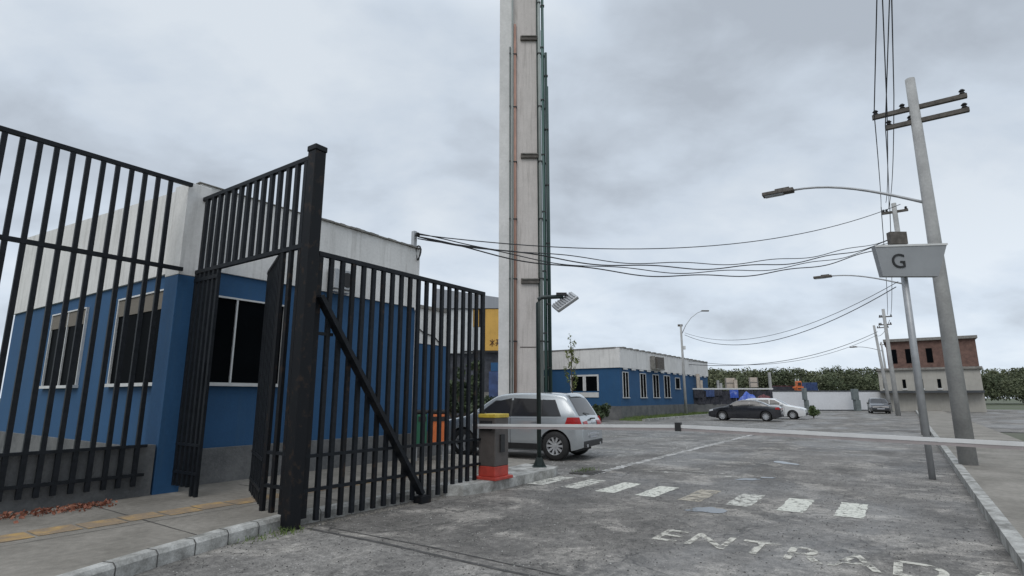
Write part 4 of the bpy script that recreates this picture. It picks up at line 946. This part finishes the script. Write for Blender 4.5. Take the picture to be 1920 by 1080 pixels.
def heap(name, label, cat, loc, lx, ly, h_, m):
    t = thing(name, label, cat, loc); n_ = 16; vs = []; fs = []
    for i in range(n_ + 1):
        for j in range(n_ + 1):
            x, y = (i / n_ * 2 - 1), (j / n_ * 2 - 1); e_ = max(abs(x), abs(y)); z = h_ * (1 - e_ ** 3.5) * (.85 + .3 * noise.noise(Vector((x * 1.8, y * 1.8, h_ * 3)))) if e_ < 1 else 0
            vs.append((x * lx, y * ly, z))
    for i in range(n_):
        for j in range(n_): k_ = i * (n_ + 1) + j; fs.append((k_, k_ + n_ + 1, k_ + n_ + 2, k_ + 1))
    mb = MB(); mb.add(vs, fs); mb.build('sheet', m, t)
    MB().box(-lx * .9, lx * .9, -ly * .9, ly * .9, 0, h_ * .3).build('load', M['trim'], t); return t
heap('tarpaulin_pile', 'bright blue tarpaulin over a pile behind the black saloon car', 'tarpaulin', gl_(1400, 50), 1.05, .9, 2.15, M['tarp'])
heap('covered_stall', 'maroon sheet over a heap right of the blue tarpaulin', 'tarpaulin', gl_(1434, 51), .85, .8, 1.9, M['maroon'])
om = thing('orange_machine', 'small orange machine showing above the far white wall', 'machine', gl_(1500, 72))
MB().box(-.42, .42, -.4, .4, 0, 2.9).build('body', M['orange'], om, bevel=.06)
MB().box(-.32, .25, -.35, .35, 2.9, 3.6).build('cab', M['orange'], om, bevel=.1); MB().box(-.30, .1, -.42, -.36, 3.05, 3.4).build('window', M['trim'], om)
MB().box(-.38, .38, -.43, -.41, 2.55, 2.7).build('vent', M['trim'], om)
for s in (-1, 1): MB().tube([(-.35 + s * .18, -.3, 3.6), (-.35 + s * .2, -.35, 3.85)], .07, 8).build('beacon', M['frame'], om)
MB().tube([(.3, 0, 3.4), (.38, 0, 4.2)], .05, 8).build('exhaust', M['trim'], om)
MB().bar((-.42, -.3, 2.9), (-.95, -.3, 2.75), .1, .18).build('arm', M['orange'], om)
cn = thing('storage_container', 'dark blue container beside the orange machine beyond the white wall', 'container', gl_(1518, 74))
MB().box(-.75, .75, -.8, .8, 0, 3.45).build('body', M['bluepanel'], cn); mb = MB()
for i in range(8): mb.box(-.7 + i * .19, -.64 + i * .19, -.84, -.8, .1, 3.35)
mb.build('ribs', M['bluepanel'], cn)
cn2 = thing('low_container', 'long low dark red container left of the orange machine beyond the wall', 'container', gl_(1474, 74))
MB().box(-1.6, 1.1, -.8, .8, 0, 2.95).build('body', M['net'], cn2); MB().box(-1.62, 1.12, -.82, .82, 2.95, 3.02).build('lid', M['maroon'], cn2)

# forest
mb = MB(); random.seed(21)
for i in range(150):
    u = 1265 + (1960 - 1265) * random.random(); Y_ = random.uniform(118, 150); p = at(u, 745, Y_); topz = CH + (745 - 700 + 4 * noise.noise(Vector((u * .02, 0, 0))) + random.gauss(0, 3)) * Y_ / F
    for k_ in range(9):
        z = topz * random.uniform(.25, .93); r = random.uniform(1.1, 2.3)
        clump(mb, (p.x + random.gauss(0, 2.2), Y_ + random.gauss(0, 2), z), r, 95, .26, .8)
for i in range(90):
    u = 1270 + 7.6 * i; Y_ = 120; p = at(u, 745, Y_); clump(mb, (p.x, Y_, CH + (745 - 699 + 7 * noise.noise(Vector((u * .02, 0, 0))) + random.gauss(0, 2.5)) * Y_ / F), random.uniform(.5, 1.3), 60, .2, .8)
tag(mb.build('forest', M['forest']), 'dark green belt of woodland behind the far white wall', 'forest', None, 'stuff')
random.seed(5)

# ------------------------------------------------------------------ poles, lamps, wires
def street_arm(t, z, L_, rise, m=M['galv'], flip=1):
    """lamp arm along +x local then head"""
    n_ = 10; pts = [(flip * L_ * i / n_, 0, z + rise * math.sin(i / n_ * math.pi / 2) ** 1.0) for i in range(n_ + 1)]
    MB().tube(pts, .035, 8, .028).build('lamp_arm', m, t, smooth=True)
    hd = MB(); x0 = flip * L_; hd.box(min(x0 - flip * .05, x0 + flip * .72), max(x0 - flip * .05, x0 + flip * .72), -.13, .13, z + rise - .05, z + rise + .05); h_ = hd.build('lamp_head', M['slot'], t, bevel=.02)
    MB().box(min(x0 + flip * .2, x0 + flip * .66), max(x0 + flip * .2, x0 + flip * .66), -.10, .10, z + rise - .065, z + rise - .051).build('lamp_lens', M['lamphead'], h_)
    MB().box(min(x0 + flip * .05, x0 + flip * .4), max(x0 + flip * .05, x0 + flip * .4), -.09, .09, z + rise + .05, z + rise + .09).build('lamp_gear', M['slot'], h_)
def util_pole(name, label, base, top_, r, arms, lamp, lean=(0, 0)):
    t = thing(name, label, 'utility pole', base, TH - math.pi / 2)
    # local x = -B (right across the road), y = A
    MB().tube([(0, 0, 0), (lean[0] * .5, lean[1] * .5, top_ * .5), (lean[0], lean[1], top_)], r, 12, r * .6).build('shaft', M['concrete_pole'], t, smooth=True)
    for z, x0, x1 in arms:
        c = MB().box(x0, x1, -.05, .05, z - .05, z + .05).build('crossarm', M['slot'], t)
        for x in (x0 + .08, (x0 + x1) / 2 - .3, x1 - .08):
            MB().lathe([(.02, .05), (.065, .07), (.035, .11), (.065, .14), (.03, .18), (.0, .19)], 10, 'z', (x, 0, z)).build('insulator', M['black'], c)
    if lamp: street_arm(t, lamp[0], lamp[1], lamp[2], flip=-1)
    return t
P1 = W(10.7, -7.25); P2 = W(25.6, -6.95)
P1 = Vector((9.75, 12.35, 0)); P2 = Vector((17.35, 24, 0)); P3 = gl_(1680, 49); P4 = gl_(1667, 61); P5 = gl_(1670, 80)
util_pole('utility_pole', 'nearest concrete utility pole at the right with two crossarms and a long lamp arm', P1, 9.2, .17, [(8.43, -.86, 1.0), (8.08, -.62, 1.0)], (6.0, 2.82, .95))
util_pole('utility_pole', 'second concrete utility pole from the right edge with a lamp arm over the road', P2, 10.2, .16, [(9.8, -.5, .5)], (6.45, 2.8, .72))
util_pole('utility_pole', 'grey pole standing straight beside the beige house', P3, 9.3, .20, [(8.6, -.5, .5), (7.9, -.6, .4)], None, (-.1, 0))
util_pole('utility_pole', 'leaning pole left of the others in front of the beige house', P4, 9.4, .19, [(9.1, -.3, .8)], (6.5, 2.4, .6), (-.55, 0))
util_pole('utility_pole', 'farthest thin pole right behind the leaning pole', P5, 9.4, .18, [(9.0, -.5, .5)], None, (-.3, 0))
# left white pole by the far building
lp = thing('lamp_pole', 'pale lamp pole at the end of the far blue building with a short curved arm', 'street lamp', gl_(1285, 48))
MB().tube([(0, 0, 0), (-.02, 0, 3.9), (-.03, 0, 7.75)], .13, 12, .085).build('shaft', M['concrete_pole'], lp, smooth=True)
MB().box(-.28, .12, -.06, .06, 7.6, 7.78).build('crossarm', M['slot'], lp)
MB().tube([(.05, 0, 7.0), (.4, 0, 7.7), (.9, 0, 8.35), (1.5, 0, 8.8), (1.9, 0, 8.95)], .035, 8, .025).build('lamp_arm', M['galv'], lp, smooth=True)
MB().box(1.85, 2.5, -.1, .1, 8.92, 9.02).build('lamp_head', M['slot'], lp, bevel=.02)
MB().box(.05, .25, -.1, .1, 5.6, 5.9).build('meter_box', M['frame'], lp)

def wire(p, q, sag, r, label, group=None, n=28, twist=0):
    p = Vector(p); q = Vector(q); mb = MB(); pts = []
    for i in range(n + 1):
        t = i / n; c = p.lerp(q, t); c.z -= sag * 4 * t * (1 - t)
        if twist: c.z += .05 * math.sin(t * 31 + twist * 1.7)
        pts.append(c)
    mb.tube(pts, r, 5); o = mb.build('overhead_wire', M['wire']); return tag(o, label, 'wire', group)
bk = W(5.35, 3.38, 5.55)
pt = lambda u, v, Y: at(u, v, Y)
wire(bk, pt(1688, 383, 23.6), 1.05, .015, 'single cable rising to the second utility pole above the bundle')
e2 = pt(1690, 441, 23.6)
for i in range(4):
    wire(bk + Vector((0, 0, -.02 - .02 * i)), e2 + Vector((0, 0, -.07 * i)), 1.0 + .10 * i, .015 + .004 * (i % 2), ('uppermost', 'second', 'third', 'lowest')[i] + ' strand of the drooping cable bundle between the roof bracket and the second pole', 'strands of the drooping cable bundle', 90, i + 1)
# lines over the road on the right, running from behind the viewer to pole one, two and on
def ab_(a, b, z): return W(a, b, z)
l_end = [(pt(1639, 213, 12.05)), (pt(1663, 206, 12.2)), (pt(1676, 178, 12.4)), (pt(1660, 236, 12.3))]
labs = ['leftmost overhead line ending on the tip of the upper crossarm', 'overhead line just right of the leftmost one at the top of the photo', 'rightmost overhead line on the nearest pole', 'overhead line on the lower crossarm of the nearest pole']
tops = [pt(1645, -40, 9.3), pt(1653, -40, 9.0), pt(1671, -40, 8.2), pt(1669, -40, 9.8)]
for i in range(4):
    p, q = tops[i], l_end[i]; far_ = q + (p - q) * 3.2; wire(far_, q, .0, .012, labs[i] + ', near span', None, 10)
ends2 = [pt(1652, 388, 24), pt(1661, 380, 24), pt(1668, 380, 24), pt(1666, 392, 24)]
l2 = ['leftmost line between the first two poles', 'second line between the first two poles', 'third line between the first two poles', 'lowest line between the first two poles']
for i in range(4): wire(l_end[i], ends2[i], .35, .012, l2[i], None, 14)
e3 = [pt(1664, 590, 49), pt(1670, 592, 49)]
for i in range(2): wire(ends2[i * 2], e3[i], .8, .018, ('left' if i == 0 else 'right') + ' line from the second pole to the straight grey pole', None, 14)
wire(pt(1284, 628, 48), pt(1680, 538, 24), 1.6, .020, 'upper drooping cable from the pale lamp pole to the second utility pole')
wire(pt(1284, 624, 48), pt(1684, 528, 24), 1.45, .014, 'thin cable just above the upper drooping one')
wire(pt(1288, 683, 52), pt(1645, 622, 61), 1.3, .028, 'long low cable from the far blue building to the leaning pole')
wire(pt(1288, 676, 52), pt(1645, 628, 61), 1.5, .020, 'thinner low cable below the long low one')
wire(pt(1668, 600, 49), pt(1645, 630, 61), .4, .02, 'short cable between the straight and the leaning pole')
# far lamp beyond
# sign on the right
sg = thing('hanging_sign', 'grey slanted-edge sign panel with black lettering at the right edge', 'sign', (0, 0, 0))
c0 = pt(1640, 460, 11); c1 = pt(1656, 518, 11); c2 = pt(1760, 518, 11); c3 = pt(1776, 456, 11)
sg.location = (c0.x, 11, c1.z); L0 = Vector((c0.x, 11, c1.z))
q = [c0 - L0, c1 - L0, c2 - L0, c3 - L0]; mb = MB(); mb.add([v for v in q] + [v + Vector((0, .12, 0)) for v in q], [(0, 1, 2, 3), (7, 6, 5, 4), (0, 4, 5, 1), (1, 5, 6, 2), (2, 6, 7, 3), (3, 7, 4, 0)])
pn = mb.build('panel', M['sign'], sg); mb = MB(); mb.add([v + Vector(d) for v, d in ((q[0], (.0, -.012, -.04)), (q[0], (0, -.012, 0)), (q[3], (0, -.012, 0)), (q[3], (0, -.012, -.04)))], [(0, 3, 2, 1)]); mb.build('edge_trim', M['frame'], pn)
tcu = bpy.data.curves.new('letter', 'FONT'); tcu.body = 'G'; tcu.size = .42; tcu.extrude = .006; to = bpy.data.objects.new('tmp', tcu); COL.objects.link(to); bpy.context.view_layer.update()
me = bpy.data.meshes.new_from_object(to.evaluated_get(bpy.context.evaluated_depsgraph_get())); bpy.data.objects.remove(to); me.materials.clear(); me.materials.append(M['black'])
le = bpy.data.objects.new('letter', me); COL.objects.link(le); le.parent = pn; le.rotation_euler = (math.pi / 2, 0, 0); lc = pt(1672, 502, 11) - L0; le.location = (lc.x, -.01, lc.z)
m1 = pt(1672, 457, 11) - L0; MB().box(m1.x, m1.x + .34, .0, .12, m1.z, m1.z + .26).build('bracket_box', M['slot'], sg)
p5 = pt(1770, 745, 11); MB().tube([(p5.x - L0.x - .3, .2, -L0.z), (p5.x - L0.x - .3, .2, c0.z - L0.z + .2)], .06, 10).build('post', M['galv'], sg, smooth=True)

# beige house on the right
hs = thing('beige_house', 'beige two-storey house with brown upper wall at the right edge behind the poles', 'building', gl_(1668, 66), TH - math.pi / 2)
kh = 66 / F * 1.02; hx = lambda u: (u - 1668) * kh
zh = lambda v: at(1668, v, 66).z
MB().box(hx(1655), hx(1800), 0, 8, 0, zh(694)).build('wall', M['house'], hs)
MB().box(hx(1672), hx(1800), .2, 8, zh(694), zh(642)).build('upper_wall', M['housebrown'], hs)
MB().box(hx(1653), hx(1803), -.3, 8.2, zh(695), zh(691)).build('slab', M['coping'], hs); MB().box(hx(1669), hx(1803), -.2, 8.3, zh(642), zh(637)).build('roof', M['coping'], hs)
for u in (1661, 1674, 1690, 1715, 1740, 1770):
    g = MB().box(hx(u), hx(u + 5), -.03, .02, zh(728), zh(712)).build('window', M['glass'], hs); MB().box(hx(u) - .08, hx(u + 5) + .08, -.1, 0, zh(731), zh(729)).build('window_sill', M['frame'], g)
for u in (1678, 1700, 1730, 1765): MB().box(hx(u), hx(u + 9), .16, .21, zh(682), zh(656)).build('window', M['glass'], hs)
MB().box(hx(1655), hx(1800), -1.2, 0, zh(737), zh(733)).build('awning', M['fardark'], hs)
